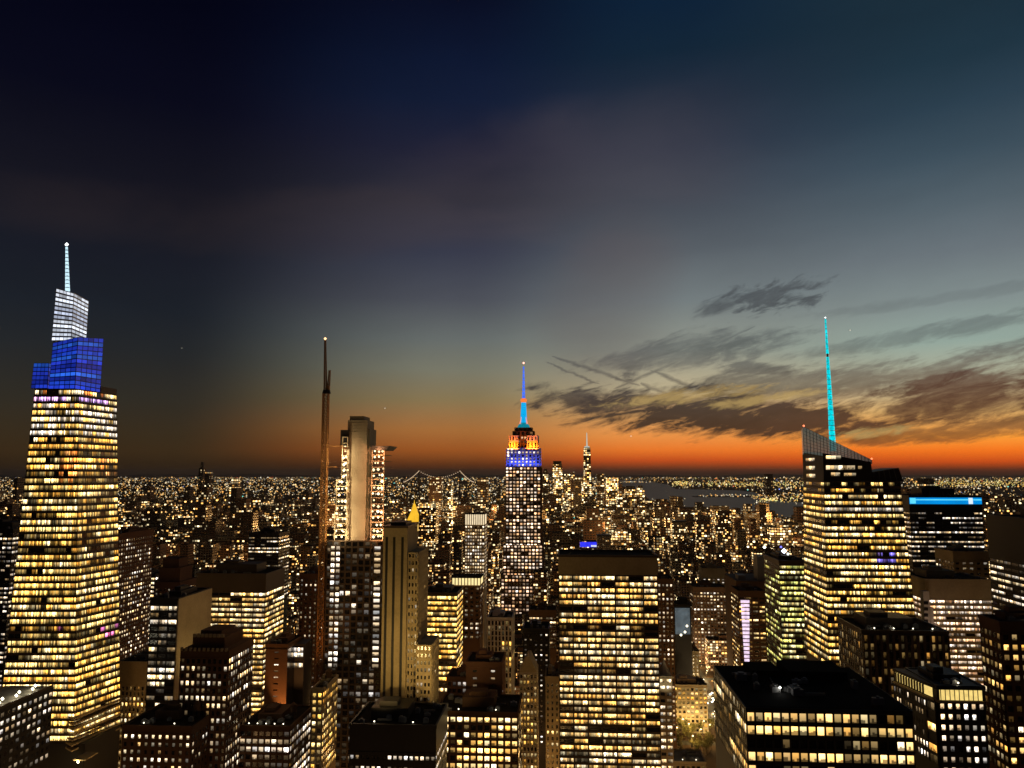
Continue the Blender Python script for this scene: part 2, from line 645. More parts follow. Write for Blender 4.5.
def facade(th, grid, bl, br, tr, tl, nb, nf, wu, wv, p=0.6, pal='warm', pers=0.55, var=0.25, relief=0.35, nm=3, level=1.0, litmap=None, piers=True, jit=True, spr=None, colour=None, panel=None):
    """bl br tr tl seen from outside; grid = MB for the cladding; panes go to the thing's list"""
    r = th.rng
    n = (br - bl).cross(tl - bl).normalized()

    def P(u, v, o=0.0):
        return (bl * (1 - u) + br * u) * (1 - v) + (tl * (1 - u) + tr * u) * v + n * o

    def slab(u0, u1, v0, v1, o0, o1):
        a = [P(u0, v0, o1), P(u1, v0, o1), P(u1, v0, o0), P(u0, v0, o0), P(u0, v1, o1), P(u1, v1, o1), P(u1, v1, o0), P(u0, v1, o0)]
        grid.hexa(a, 0, (4,))
    if panel is not None:
        for f in range(nf):
            panel.quad([P(0, f / nf), P(1, f / nf), P(1, (f + 1) / nf), P(0, (f + 1) / nf)], 1)
    hv = (1 - wv) / 2 / nf
    for f in range(nf + 1):
        slab(0, 1, max(0, f / nf - hv), min(1, f / nf + hv), -0.05, relief)
    if piers:
        hu = (1 - wu) / 2 / nb
        rp = relief + 0.12 if piers is True else piers
        for b in range(nb + 1):
            slab(max(0, b / nb - hu), min(1, b / nb + hu), 0.0005, 0.9995, -0.04, rp)
    lm = litmap or lit_map(r, nb, nf, p, pers, var)
    cols = PAL[pal]
    for f in range(nf):
        fcol = r.choice(cols)
        for b in range(nb):
            lv = lm[f][b]
            if lv <= 0:
                if r.random() < 0.45:
                    lv = r.uniform(0.03, 0.2)
                else:
                    continue
            c = fcol if r.random() < 0.65 else r.choice(cols)
            k = lv * level * (r.uniform(0.75, 1.4) * 1.45 if jit else 1.0)
            u0, u1 = (b + (1 - wu) / 2) / nb, (b + 1 - (1 - wu) / 2) / nb
            v0, v1 = (f + (1 - wv) / 2) / nf, (f + 1 - (1 - wv) / 2) / nf
            if colour:
                cc = colour(f / nf, b / nb, r)
                if cc is not None:
                    c = cc
            q = [P(u0, v0, 0.05), P(u1, v0, 0.05), P(u1, v1, 0.05), P(u0, v1, 0.05)]
            s = r.randint(1, 900)
            uv = [(s + 0.001, nm + 0.001), (s + 0.999, nm + 0.001), (s + 0.999, nm + 0.999), (s + 0.001, nm + 0.999)]
            area = (q[1] - q[0]).length * (q[3] - q[0]).length * (0.4 if abs(n.x) > 0.5 else 1.0) * (1 if lv > 0.2 else 0.1) / q[0].y ** 2
            th.win.append((q, uv, (c[0] * k, c[1] * k, c[2] * k, 1), area * r.uniform(0.9, 1.1)))


def V(*a): return Vector(a)


def roof_kit(th, x0, x1, y0, y1, z, kind='box', mat='roof', pmat='bronze'):
    r = th.rng
    w, d = x1 - x0, y1 - y0
    mb = MB()
    mb.box(x0 + 0.3, x1 - 0.3, y0 + 0.3, y1 - 0.3, z - 0.3, z + 0.25)
    th.part('roof', mb, M['roofpale' if kind == 'pale' else mat])
    mb = MB()
    t_, h = 0.5, 1.3
    mb.box(x0 - 0.45, x1 + 0.45, y0 - 0.45, y0 + t_, z - 0.2, z + h)
    mb.box(x0 - 0.45, x1 + 0.45, y1 - t_, y1 + 0.45, z - 0.2, z + h)
    mb.box(x0 - 0.45, x0 + t_, y0 + t_, y1 - t_, z - 0.2, z + h)
    mb.box(x1 - t_, x1 + 0.45, y0 + t_, y1 - t_, z - 0.2, z + h)
    th.part('parapet_trim', mb, M[pmat])
    if kind in ('box', 'tank'):  # plant on top
        a, b = r.uniform(0.15, 0.3), r.uniform(0.6, 0.8)
        hh = min(7, max(3, 0.12 * w))
        mb = MB()
        mb.box(x0 + a * w, x0 + b * w, y0 + 0.35 * d, y0 + 0.85 * d, z, z + hh)
        mb.box(x0 + (a + .08) * w, x0 + (a + .3) * w, y0 + 0.45 * d, y0 + 0.7 * d, z + hh - 0.1, z + hh + 2.2)
        th.part('penthouse', mb, M[pmat])
        for k in range(3):
            cx, cy = x0 + r.uniform(0.1, 0.85) * w, y0 + r.uniform(0.1, 0.28) * d
            mb = MB()
            mb.box(cx, cx + 2.4, cy, cy + 2.0, z + 0.2, z + 2.3)
            mb.tube((cx + 1.2, cy + 1, z + 2.3), (cx + 1.2, cy + 1, z + 2.7), 0.8, n=10)
            th.part('cooling_unit', mb, M['grey'])
    if kind == 'tank':
        cx, cy = x0 + 0.82 * w, y0 + 0.5 * d
        mb = MB()
        for sx in (-1, 1):
            for sy in (-1, 1):
                mb.tube((cx + sx * 1.3, cy + sy * 1.3, z), (cx + sx * 1.3, cy + sy * 1.3, z + 3.5), 0.15, n=4)
        mb.tube((cx, cy, z + 3.5), (cx, cy, z + 7.2), 2.0, 1.9, 12)
        mb.tube((cx, cy, z + 7.2), (cx, cy, z + 8.8), 2.15, 0.1, 12)
        th.part('water_tank', mb, M['wood'])


def tower(name, label, pl, pr, yt, D, dep, fh=3.9, bay=6.0, wu=0.85, wv=0.55, p=0.6, pal='warm', wall='bronze', ybot=772, mech=0.0, cat='office tower', side=True, roof='box', group=None,
          nm=3, level=1.0, sidebay=None, mechmat=None, core='glass', finish=True, pside=None, xr=None, **kw):
    """a box tower whose front face spans pl..pr at the picture height yt and the depth D"""
    a, b = at(pl, yt, D), at(pr, yt, D)
    x0, x1 = (a.x, b.x) if xr is None else xr
    zt = (a.z + b.z) / 2
    zb = max(0.0, at((pl + pr) / 2, ybot, D).z)
    y0, y1 = D, D + dep
    TAKEN.append((x0 - 3, x1 + 3, y0 - 3, y1 + 3))
    th = Thing(name, label, cat, ((x0 + x1) / 2, (y0 + y1) / 2, 0), group)
    zc = zt - mech
    nf = max(1, round((zc - zb) / fh))
    zf = zc - nf * fh
    zf = max(zf, 0)
    right = (pl + pr) / 2 < 565
    mb = MB()
    mi = [0, 0, 1, 1 if right else 0, 0, 0 if right else 1]
    if zf > 0.5:
        mb.box(x0, x1, y0, y1, 0, zf, 0)
    mb.box(x0, x1, y0, y1, zf, zc, mi)
    if mech:
        mb.box(x0 - 0.2, x1 + 0.2, y0 - 0.2, y1 + 0.2, zc + 0.05, zt, 2)
    th.part('wall', mb, [M[wall], M[core], M[mechmat or wall]])
    grid = MB()
    nb = max(1, round((x1 - x0) / bay))
    facade(th, grid, V(x0, y0, zf), V(x1, y0, zf), V(x1, y0, zc), V(x0, y0, zc), nb, nf, wu, wv, p, pal, nm=nm, level=level, **kw)
    if side:
        ns = max(1, round(dep / (sidebay or bay)))
        ps = p if pside is None else pside
        kw = dict(kw)
        kw['relief'] = 0.1
        if kw.get('piers', True): kw['piers'] = 0.14
        if right:
            facade(th, grid, V(x1, y0, zf), V(x1, y1, zf), V(x1, y1, zc), V(x1, y0, zc), ns, nf, wu, wv, ps, pal, nm=nm, level=level, **kw)
        else:
            facade(th, grid, V(x0, y1, zf), V(x0, y0, zf), V(x0, y0, zc), V(x0, y1, zc), ns, nf, wu, wv, ps, pal, nm=nm, level=level, **kw)
    th.part('facade_cladding', grid, M[wall])
    if roof:
        roof_kit(th, x0, x1, y0, y1, zt, roof, 'roof', wall)
    th.box = (x0, x1, y0, y1, zf, zt)
    if finish:
        th.finish()
    return th


def point(loc, energy, col=(1.0, 0.62, 0.25), r=0.6, name='lamp_light'):
    d = bpy.data.lights.new(name, 'POINT')
    d.energy = energy
    d.color = col
    d.shadow_soft_size = r
    o = bpy.data.objects.new(name, d)
    C.objects.link(o)
    o.location = loc
    return o


def area(loc, aim, energy, sx, sy, col, name='floodlight', parent=None, spread=R(150)):
    d = bpy.data.lights.new(name, 'AREA')
    d.shape = 'RECTANGLE'
    d.size, d.size_y = sx, sy
    d.energy = energy
    d.color = col
    d.spread = spread
    o = bpy.data.objects.new(name, d)
    C.objects.link(o)
    o.location = loc
    o.rotation_euler = (Vector(aim) - Vector(loc)).to_track_quat('-Z', 'Y').to_euler()
    return o


def spot(loc, aim, energy, ang, col=(1.0, 0.72, 0.36), blend=0.6, name='floodlight'):
    d = bpy.data.lights.new(name, 'SPOT')
    d.energy = energy
    d.color = col
    d.spot_size = R(ang)
    d.spot_blend = blend
    d.shadow_soft_size = 0.6
    o = bpy.data.objects.new(name, d)
    C.objects.link(o)
    o.location = loc
    o.rotation_euler = (Vector(aim) - Vector(loc)).to_track_quat('-Z', 'Y').to_euler()
    return o


#@@SETTING
# ------------------------------------------------------------------ the setting: ground, river, far hills, streets
mb = MB()
g_ = 70000
mb.quad([(-g_, -500, 0), (g_, -500, 0), (g_, g_, 0), (-g_, g_, 0)])
tag(link('ground', mb.mesh('ground', [M['land']])), 'dark ground under the whole city', 'ground', kind='structure')

WATER = [ground(*q) for q in ((600, 480.5), (640, 480.2), (668, 484.5), (676, 489), (740, 490.5), (757, 493), (770, 500), (806, 503), (870, 507), (912, 511), (912, 530), (800, 522), (760, 518), (735, 515), (712, 513),
                              (690, 510.5), (668, 506), (650, 500), (640, 492), (622, 487))]
mb = MB()
mb.quad([(q.x, q.y, 0.6) for q in WATER])
tag(link('water', mb.mesh('water', [M['water']])), 'grey green river and bay beyond the downtown towers', 'water', kind='structure')


def in_water(x, y):
    c = False
    n = len(WATER)
    for i in range(n):
        a, b = WATER[i], WATER[i - 1]
        if (a.y > y) != (b.y > y) and x < (b.x - a.x) * (y - a.y) / (b.y - a.y) + a.x:
            c = not c
    return c


# low hills on the horizon
mb = MB()
hr = random.Random(3)
D = 55000
pts = []
for i in range(121):
    px = -60 + i * 9.6
    h = 474.9 + 0.7 * math.sin(px * 0.021) + 0.6 * math.sin(px * 0.063 + 1) + hr.uniform(-0.25, 0.25)
    a = at(px, h, D)
    pts.append(V(a.x, D, max(60, a.z)))
for a, b in zip(pts, pts[1:]):
    mb.quad([(a.x, D - 5000, -1), (b.x, D - 5000, -1), tuple(b), tuple(a)])
    mb.quad([tuple(a), tuple(b), (b.x, D + 5000, -1), (a.x, D + 5000, -1)])
tag(link('hills', mb.mesh('hills', [M['hill']])), 'low dark hills along the horizon', 'hills', kind='structure')

AVENUES = (-955, -675, -395, -115, 165, 445, 725, 1005)
mb = MB()
for ax in AVENUES:
    mb.quad([(ax - 12, 100, 0.3), (ax + 12, 100, 0.3), (ax + 12, 3200, 0.3), (ax - 12, 3200, 0.3)])
tag(link('avenue_road', mb.mesh('avenue_road', [M['asphalt']])), 'dark asphalt avenues running away between the buildings', 'road', kind='structure')
mb = MB()
for k in range(3, 40):
    y = k * 80.0
    mb.quad([(-1800, y - 6, 0.25), (1800, y - 6, 0.25), (1800, y + 6, 0.25), (-1800, y + 6, 0.25)])
tag(link('cross_street_road', mb.mesh('cross_street_road', [M['asphalt']])), 'narrow cross streets between the blocks', 'road', kind='structure')

#@@HEROES
# ------------------------------------------------------------------ tall glass tower with blue crown (far left)
D = 566.0
blue_frame = wall_mat('blue_lit_frame', (0.05, 0.06, 0.12), 0.4)
white_frame = wall_mat('white_metal_frame', (0.6, 0.62, 0.66), 0.4)
th = Thing('glass_skyscraper', 'tallest faceted glass skyscraper with gold lit floors under a glowing blue and white crown', 'skyscraper', (at(60, 500, D).x, D + 24, 0))
tl, tr = at(35, 389, D), at(79, 389, D)
zt = tl.z
bl, br = at(-3, 742, D), at(74, 742, D)
zb = bl.z
rb = V(br.x + 0, D, zb)
D2 = 612.0
trb, brb = at(116.5, 395, D2), at(119.5, 735, D2)
trb.z, brb.z = zt, zb
tlb, blb = V(tl.x + 4, D2, zt), V(bl.x - 2, D2, zb)
TAKEN.append((bl.x - 5, brb.x + 5, D - 5, D2 + 5))
mb = MB()
mb.hexa([bl, br, brb, blb, tl, tr, trb, tlb], [0, 0, 1, 1, 0, 0], (2, 3))
pw = MB(); pw.box(bl.x - 2, brb.x, D + 1, D2, 0, zb - 0.1)
th.part('podium_wall', pw, M['black'])
vwall = mb


def vand_col(f, b, r):
    if f > 0.965:
        return r.choice([(1.0, 0.30, 0.05), (1.0, 0.85, 0.5), None])
    if 0.94 < f and b < 0.7:
        return (0.75, 0.45, 1.0)
    if 0.70 < f < 0.82 and b > 0.55:
        return r.choice([(1.0, 0.34, 0.06), (1.0, 0.5, 0.14), None, None])
    if 0.24 < f < 0.31 and 0.55 < b < 0.95 and r.random() < 0.4:
        return (1.0, 0.25, 0.6)
    if f > 0.85 and r.random() < 0.5:
        return (1.0, 0.9, 0.66)
    return None


grid = MB()
nf = 50
def fl_rows(r, nb):
    lm = []
    for f in range(nf):
        q = f / nf
        p = 0.93 if q < 0.5 else 0.8
        if f in (26, 27, 28, 36, 37, 40, 14, 15):
            p = 0.4
        if f > 44:
            p = 0.7
        row = lit_map(r, nb, 1, p, 0.6, 0.08)[0]
        lm.append([(a if a > 0 else (r.uniform(0.04, 0.35) if r.random() < 0.6 else 0.0)) * (1.35 if f in (39, 38) else 1.0) for a in row])
    return lm
facade(th, grid, bl, br, tr, tl, 11, nf, 0.96, 0.62, pal='gold', relief=0.5, nm=4, level=1.25, litmap=fl_rows(th.rng, 11), piers=0.2, colour=vand_col, panel=vwall)
facade(th, grid, br, brb, trb, tr, 9, nf, 0.96, 0.60, pal='gold', relief=0.35, nm=4, level=1.2, litmap=fl_rows(th.rng, 9), piers=0.15, colour=vand_col, panel=vwall)
th.part('wall', vwall, [M['bronze'], M['glass']])
th.part('facade_cladding', grid, M['bronze'])
# lower podium wedge: bright ledges
pz = at(60, 700, D - 6).z
mb = MB()
p0, p1, p2 = at(56, 745, D - 4), at(72, 745, D - 6), at(119.5, 727, D2)
for k in range(7):
    z0 = p0.z - 4 + k * 3.6
    mb.hexa([V(p0.x, p0.y + 8, z0), V(p1.x, p1.y, z0), V(p2.x + 1, p2.y, z0), V(p0.x, p2.y, z0), V(p0.x, p0.y + 8, z0 + 1.1), V(p1.x, p1.y, z0 + 1.1), V(p2.x + 1, p2.y, z0 + 1.1), V(p0.x, p2.y, z0 + 1.1)])
th.part('podium_ledge_trim', mb, M['tan'])
th.finish()
# crown blocks
def crown_block(name, pl, pc, pr, yl, yc, yr, yb, Df, cols, frame, nb1, nb2, nf, lv, back_y, wv=0.8, wu=0.9):
    a, b, c = at(pl, yl, Df), at(pc, yc, Df), at(pr, yr, back_y)
    z0 = at(pl, yb, Df).z
    a0, b0, c0 = V(a.x - 1, a.y, z0), V(b.x, b.y, z0), V(c.x, c.y, z0)
    d, d0 = V(a.x, back_y, a.z), V(a.x, back_y, z0)
    body = MB()
    body.hexa([a0, b0, c0, d0, a, b, c, d])
    blk = th.part(name, body, frame)
    for (p, q, r_, s_, nb) in ((a0, b0, b, a, nb1), (b0, c0, c, b, nb2)):
        g2 = MB()
        keep = th.win
        th.win = []
        lm = lit_map(th.rng, nb, nf, 0.93, 0.3, 0.05)
        lm = [[th.rng.uniform(0.6, 1.1) * (0.85 if x > 0 else 0.45) * lv * (0.75 + 0.5 * (fi % 3 == 0)) for x in row] for fi, row in enumerate(lm)]
        facade(th, g2, p, q, r_, s_, nb, nf, wu, wv, litmap=lm, relief=0.25, nm=2, colour=lambda f, b_, r: cols[int(f * 977) % len(cols)], piers=0.15, jit=False)
        wins, th.win = th.win, keep
        mw = MB()
        for qd, uv, col, _ in wins:
            mw.quad(qd, 0, uv, col)
        th.part('lit_glazing', mw, M['lamp'], blk, 'glow', True)
        th.part('mullion_frame', g2, frame, blk)
    return blk
blues = [(0.02, 0.06, 0.75), (0.02, 0.09, 0.9), (0.012, 0.035, 0.5), (0.02, 0.05, 0.65), (0.03, 0.16, 0.95)]
whites = [(1.1, 1.2, 1.4), (1.4, 1.5, 1.7), (0.7, 0.78, 1.0)]
crown_block('low_crown_block', 34, 49, 52, 363, 363, 364, 388.5, D + 3, blues, blue_frame, 4, 1, 6, 0.75, D + 16)
crown_block('crown_block', 53, 78, 103.5, 343, 337, 338.5, 389, D + 4, blues, blue_frame, 5, 5, 12, 0.95, D2 - 6)
crown_block('upper_crown_block', 56.5, 74, 88.5, 288, 293, 301, 341, D + 8, whites, white_frame, 5, 4, 12, 0.95, D + 34, wv=0.62)
mb = MB()
s0, s1 = at(67.6, 291, D + 18), at(66.6, 246, D + 18)
sp_o = MB()
for k in range(12):
    q0, q1 = s0.lerp(s1, k / 12), s0.lerp(s1, (k + 0.72) / 12)
    sp_o.tube(q0, q1, 1.9 * (1 - k / 12) + 0.9 * k / 12, None, 6)
sp = th.part('spire', sp_o, glow_mat('spire_white_led', (0.62, 0.88, 1.0), 1.1, vary=0.3))
mb = MB(); mb.tube(s0, s1, 1.2, 0.6, 6)
th.part('spire_core', mb, M['grey'], sp)
mb = MB(); mb.octa(s1 + V(0, 0, 1.2), 1.7, (3, 3, 3, 1))
th.part('beacon', mb, M['lamp'], sp, 'glow')
q = at(78, 762, D - 12)
mb = MB(); mb.octa(q, 1.1, (7, 6, 3.6, 1)); th.part('entrance_lamp', mb, M['lamp'], None, 'glow')
mb = MB(); mb.box(q.x - 3, q.x + 6, D - 13, D + 2, q.z + 1.2, q.z + 2.0); th.part('entrance_canopy', mb, M['tan'])
point((q.x, D - 14, q.z), 3000, (1, .8, .4), .5)
# dark parapet on the shoulder
mb = MB()
q0, q1, q2 = at(98, 396, D + 22), at(116.5, 396, D2), at(104, 396, D2 - 4)
mb.box(q0.x, q1.x, D + 24, D2, zt - 0.5, zt + 4.5)
th.part('terrace_parapet', mb, M['bronze'])

# ------------------------------------------------------------------ the big art deco tower with orange and blue top, centre
D = 1290.0
th = Thing('art_deco_skyscraper', 'art deco skyscraper with orange and blue floodlit setbacks and a tall cyan mast', 'skyscraper', (at(523, 500, D).x, D + 20, 0))


def tier(pl, pr, yt, yb, dep, d0, nb, p, lv, wall='limestone', pal='pink', nf=None, wu=0.62, wv=0.62, name='tier'):
    a, b = at(pl, yt, D + d0), at(pr, yt, D + d0)
    zt, zb = a.z, max(0, at(pl, yb, D + d0).z)
    mb = MB()
    mb.box(a.x, b.x, D + d0, D + d0 + dep, zb, zt, [0, 0, 1, 1, 0, 1])
    th.part(name, mb, [M[wall], M['glass']])
    nf = nf or max(1, round((zt - zb) / 5.6))
    grid = MB()
    facade(th, grid, V(a.x, D + d0, zb), V(b.x, D + d0, zb), V(b.x, D + d0, zt), V(a.x, D + d0, zt), nb, nf, wu, wv, p, pal, 0.45, 0.12, 0.8, 1, lv, piers=1.4)
    facade(th, grid, V(b.x, D + d0, zb), V(b.x, D + d0 + dep, zb), V(b.x, D + d0 + dep, zt), V(b.x, D + d0, zt), 5, nf, wu, wv, p * 0.5, pal, 0.45, 0.12, 0.8, 1, lv, piers=1.4)
    th.part('facade_cladding', grid, M[wall])
    return a.x, b.x, D + d0, zb, zt


tier(501, 547, 575, 640, 60, -14, 13, 0.78, 0.9, 'brick', name='base_tier')
tier(503, 542.5, 545, 640, 50, -6, 11, 0.84, 1.0, 'brick', name='lower_tier')
tier(505.5, 540.5, 467, 640, 44, 0, 10, 0.84, 1.05, 'brick', name='shaft')
bx0, bx1, by, bz0, bz1 = tier(506.3, 539.7, 448, 466.8, 40, 2, 9, 0.5, 0.75, 'white', 'white', name='blue_tier', wu=0.5)
# orange tier: two wings with a dark recessed bay between
ow = []
for a_, b_ in ((509, 517.6), (526.8, 537.4)):
    ow.append(tier(a_, b_, 435.5, 447.8, 34, 5, 3, 0.0, 0.5, 'white', name='orange_wing', nf=2, wu=0.4))
tier(517.6, 526.8, 436, 447.8, 30, 8, 3, 0.25, 0.5, 'brick', name='centre_bay', nf=3)
tier(512.5, 533.5, 431, 436, 28, 8, 5, 0.0, 0.3, 'brick', name='observation_deck', nf=1)
tier(514.5, 531.5, 427.5, 431, 24, 10, 4, 0.0, 0.3, 'brick', name='upper_deck', nf=1)
th.finish()
cx, cy = at(523, 420, D).x, D + 22
def zat(y): return at(523, y, cy).z
cyan = glow_mat('cyan_led', (0.0, 0.42, 0.85), 1.0, vary=0.25, scale=0.08)
teal = glow_mat('teal_led', (0.0, 0.22, 0.30), 1.0, vary=0.3, scale=0.08)
ledblue = glow_mat('blue_led', (0.06, 0.18, 1.0), 1.0, vary=0.5, scale=0.12)
orange = glow_mat('orange_led', (1.0, 0.22, 0.04), 1.0)
redpink = glow_mat('pink_led', (1.0, 0.35, 0.28), 1.0)
mb = MB(); mb.tube((cx, cy, zat(428)), (cx, cy, zat(425)), 11.5, 9, 12); mb.tube((cx, cy, zat(425)), (cx, cy, zat(422.5)), 9, 5.5, 12)
th.part('mast_collar', mb, teal)
mb = MB(); mb.tube((cx, cy, zat(423)), (cx, cy, zat(402.5)), 6.0, 4.0, 10)
mast = th.part('mast', mb, cyan)
for k in range(4):
    w = k * math.pi / 2 + math.pi / 4
    mb = MB()
    b0 = V(cx + 8.5 * math.cos(w), cy + 8.5 * math.sin(w), zat(424))
    mb.tube(b0, V(cx + 5.4 * math.cos(w), cy + 5.4 * math.sin(w), zat(417)), 1.4, 0.4, 4)
    th.part('mast_wing', mb, redpink, mast)
mb = MB(); mb.tube((cx, cy, zat(402.6)), (cx, cy, zat(400)), 4.2, 5.8, 10); mb.tube((cx, cy, zat(400)), (cx, cy, zat(398.4)), 5.8, 3.5, 10)
th.part('mast_ring', mb, orange, mast)
mb = MB()
for k in range(9):
    y0, y1 = 398.4 - k * 3.6, 398.4 - (k + 0.86) * 3.6
    mb.tube((cx, cy, zat(y0)), (cx, cy, zat(y1)), 2.7 - k * 0.17, 2.6 - k * 0.18, 6)
ant = th.part('antenna', mb, ledblue)
mb = MB(); mb.octa((cx, cy, zat(363)), 2.0, (3.0, 1.2, 0.9, 1))
th.part('beacon', mb, M['lamp'], ant, 'glow')
# floodlights on the setbacks
area((cx, by - 9, bz0 + 1), (cx, by, bz0 + 20), 11000, bx1 - bx0, 2.0, (0.015, 0.06, 1.0))
area((bx1 + 8, by + 20, bz0 + 1), (bx1, by + 20, bz0 + 20), 4500, 40, 2.0, (0.015, 0.06, 1.0))
for x0, x1, y, z0, z1 in ow:
    area(((x0 + x1) / 2, y - 8, z0 - 2), ((x0 + x1) / 2, y, z0 + 14), 15000, x1 - x0 - 1, 1.5, (1.0, 0.20, 0.008))
TAKEN.append((cx - 50, cx + 50, D - 20, D + 70))

# ------------------------------------------------------------------ wedge topped glass tower with the cyan spire (right)
D = 520.0
th = Thing('wedge_top_skyscraper', 'glass skyscraper with slanted crown and cyan glowing needle spire, gold lit floors', 'skyscraper', (at(860, 500, D).x, D + 25, 0))
D2 = 566.0
tl, tr = at(824, 481, D), at(900, 481, D)
bl, br = at(829, 668, D), at(921, 668, D)
tlb, blb = at(803.5, 481, D2), at(805.5, 668, D2)
zt, zb = tl.z, bl.z
for q in (tr, tlb): q.z = zt
for q in (br, blb): q.z = zb
trb, brb = V(tr.x - 3, D2, zt), V(br.x, D2, zb)
TAKEN.append((blb.x - 5, brb.x + 5, D - 5, D2 + 5))
mb = MB()
mb.hexa([bl, br, brb, blb, tl, tr, trb, tlb], [0, 0, 1, 0, 0, 1], (2, 5))
mb.box(bl.x, br.x, D, D2, 0, zb - 0.1)
bwall = mb
grid = MB()
nf = 29
def boa_rows(r, nb, side):
    lm = []
    for f in range(nf):
        p = 0.93
        if f in (27, 28):
            p = 0.12
        elif f in (22, 17, 5):
            p = 0.45
        row = lit_map(r, nb, 1, p, 0.55, 0.1)[0]
        lm.append(row)
    return lm
def boa_col(f, b, r):
    if 0.55 < f < 0.62 and 0.6 < b < 0.8: return (0.25, 0.2, 0.9)
    if 0.82 < f < 0.86: return (0.5, 0.46, 0.34)
    return None
facade(th, grid, bl, br, tr, tl, 13, nf, 0.94, 0.55, pal='gold', relief=0.4, nm=4, level=1.2, litmap=boa_rows(th.rng, 13, 0), piers=0.2, colour=boa_col, panel=bwall)
facade(th, grid, blb, bl, tl, tlb, 7, nf, 0.95, 0.52, pal='gold', relief=0.15, nm=5, level=1.1, litmap=boa_rows(th.rng, 7, 1), piers=0.1, panel=bwall)
th.part('wall', bwall, [M['bronze'], M['glass']])
th.part('facade_cladding', grid, M['bronze'])
th.finish()
# crown
c1, c2 = at(824, 453, D), at(871, 462, D)
c0 = at(803.5, 451, D2)
xr_c = at(873, 481, D).x
mb = MB()
mb.hexa([V(tl.x, D, zt - .1), V(xr_c, D, zt - .1), V(xr_c, D2, zt - .1), V(tlb.x, D2, zt - .1), V(tl.x, D, c1.z), V(c2.x, D, c2.z), V(c2.x, D2, c2.z), V(tlb.x, D2, c0.z)])
crown = th.part('crown', mb, M['black'])
wins = [(826, 841, 455.6, 459), (826, 855, 465.5, 469.8), (831, 840, 472.5, 476), (844, 856, 473, 476), (858, 862, 466, 469)]
for x0, x1, y0, y1 in wins:
    dd = D - 0.3
    q = [at(x0, y1, dd), at(x1, y1, dd), at(x1, y0, dd), at(x0, y0, dd)]
    mb = MB()
    s = th.rng.randint(1, 900)
    nmx = max(1, int((x1 - x0) / 4))
    mb.quad(q, 0, [(s + .001, nmx + .001), (s + .999, nmx + .001), (s + .999, nmx + .999), (s + .001, nmx + .999)], (1.1, 0.9, 0.5, 1))
    th.part('window', mb, M['lit'], crown, 'glow', True)
scr, t, p = new_mat('screen_glass_glow')
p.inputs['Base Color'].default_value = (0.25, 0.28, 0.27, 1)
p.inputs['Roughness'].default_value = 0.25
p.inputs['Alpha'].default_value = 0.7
p.inputs['Emission Color'].default_value = (0.12, 0.14, 0.12, 1)  # faint glow put into the glass, standing in for floodlight through it
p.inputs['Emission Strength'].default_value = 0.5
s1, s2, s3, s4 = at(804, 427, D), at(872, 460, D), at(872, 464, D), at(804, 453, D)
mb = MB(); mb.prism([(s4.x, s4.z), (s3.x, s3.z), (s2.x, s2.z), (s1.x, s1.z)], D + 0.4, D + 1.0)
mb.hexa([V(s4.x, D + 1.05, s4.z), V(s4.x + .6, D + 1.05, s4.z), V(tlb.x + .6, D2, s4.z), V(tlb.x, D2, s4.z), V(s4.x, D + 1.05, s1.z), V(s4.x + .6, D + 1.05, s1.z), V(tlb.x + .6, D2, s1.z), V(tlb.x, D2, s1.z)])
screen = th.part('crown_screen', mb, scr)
mb = MB()
for k in range(21):
    f = k / 20
    a_, b_ = s4.lerp(s3, f), s1.lerp(s2, f)
    mb.box(a_.x - 0.09, a_.x + 0.09, D - 0.1, D + 0.35, a_.z, b_.z)
for k in range(8):
    f = k / 7
    a_, b_ = s4.lerp(s1, f), s3.lerp(s2, f)
    mb.tube((a_.x, D + 0.1, a_.z), (b_.x, D + 0.1, b_.z), 0.12, None, 4)
th.part('mullion_frame', mb, M['black'], screen)
w1, w2, w3, w4 = at(872, 472, D + 4), at(896.5, 468, D + 4), at(901, 481.5, D + 4), at(872, 481.5, D + 4)
mb = MB(); mb.prism([(w4.x, zt - .1), (w3.x, zt - .1), (w2.x, w2.z), (w1.x, w1.z)], D + 1, D + 30)
th.part('crown_shard', mb, M['black'])
mb = MB()
for k in range(6):
    f = k / 5
    a_, b_ = w4.lerp(w3, f), w1.lerp(w2, f)
    mb.tube((a_.x, D + 0.9, zt), (b_.x, D + 0.9, b_.z), 0.2, None, 4)
mb.tube((w1.x, D + 0.9, w1.z), (w2.x, D + 0.9, w2.z), 0.25, None, 4)
th.part('shard_frame', mb, M['grey'])
p0, p1 = at(833, 451, D + 22), at(825.4, 318.5, D + 22)
mb = MB()
led = glow_mat('spire_cyan_led', (0.0, 0.66, 0.74), 1.0, vary=1.1, scale=0.45)
ax = (p1 - p0)
for k in range(26):
    f0, f1 = k / 26, (k + 0.88) / 26
    if k == 18:
        f1 = f0 + 0.012
    r_ = lambda f: 2.3 * (1 - f) + 0.55 * f
    mb.tube(p0 + ax * f0, p0 + ax * f1, r_(f0), r_(f1), 6)
spire = th.part('spire', mb, led)
mb = MB(); mb.tube(p0, p1, 1.2, 0.35, 6)
th.part('spire_core', mb, M['grey'], spire)
mb = MB(); mb.octa(p1 + V(0, 0, .6), 0.7, (2, 2, 2, 1))
th.part('beacon', mb, M['lamp'], spire, 'glow')
for q in (s1, s2):
    mb = MB(); mb.octa((q.x, D + 0.5, q.z + 0.8), 0.8, (2.5, 0.5, 0.2, 1))
    th.part('warning_light', mb, M['lamp'], screen, 'glow')
area((p0.x, D + 6, c1.z + 1), (p0.x, D + 1, c1.z + 12), 9000, 8, 3, (0.0, 0.8, 0.9))

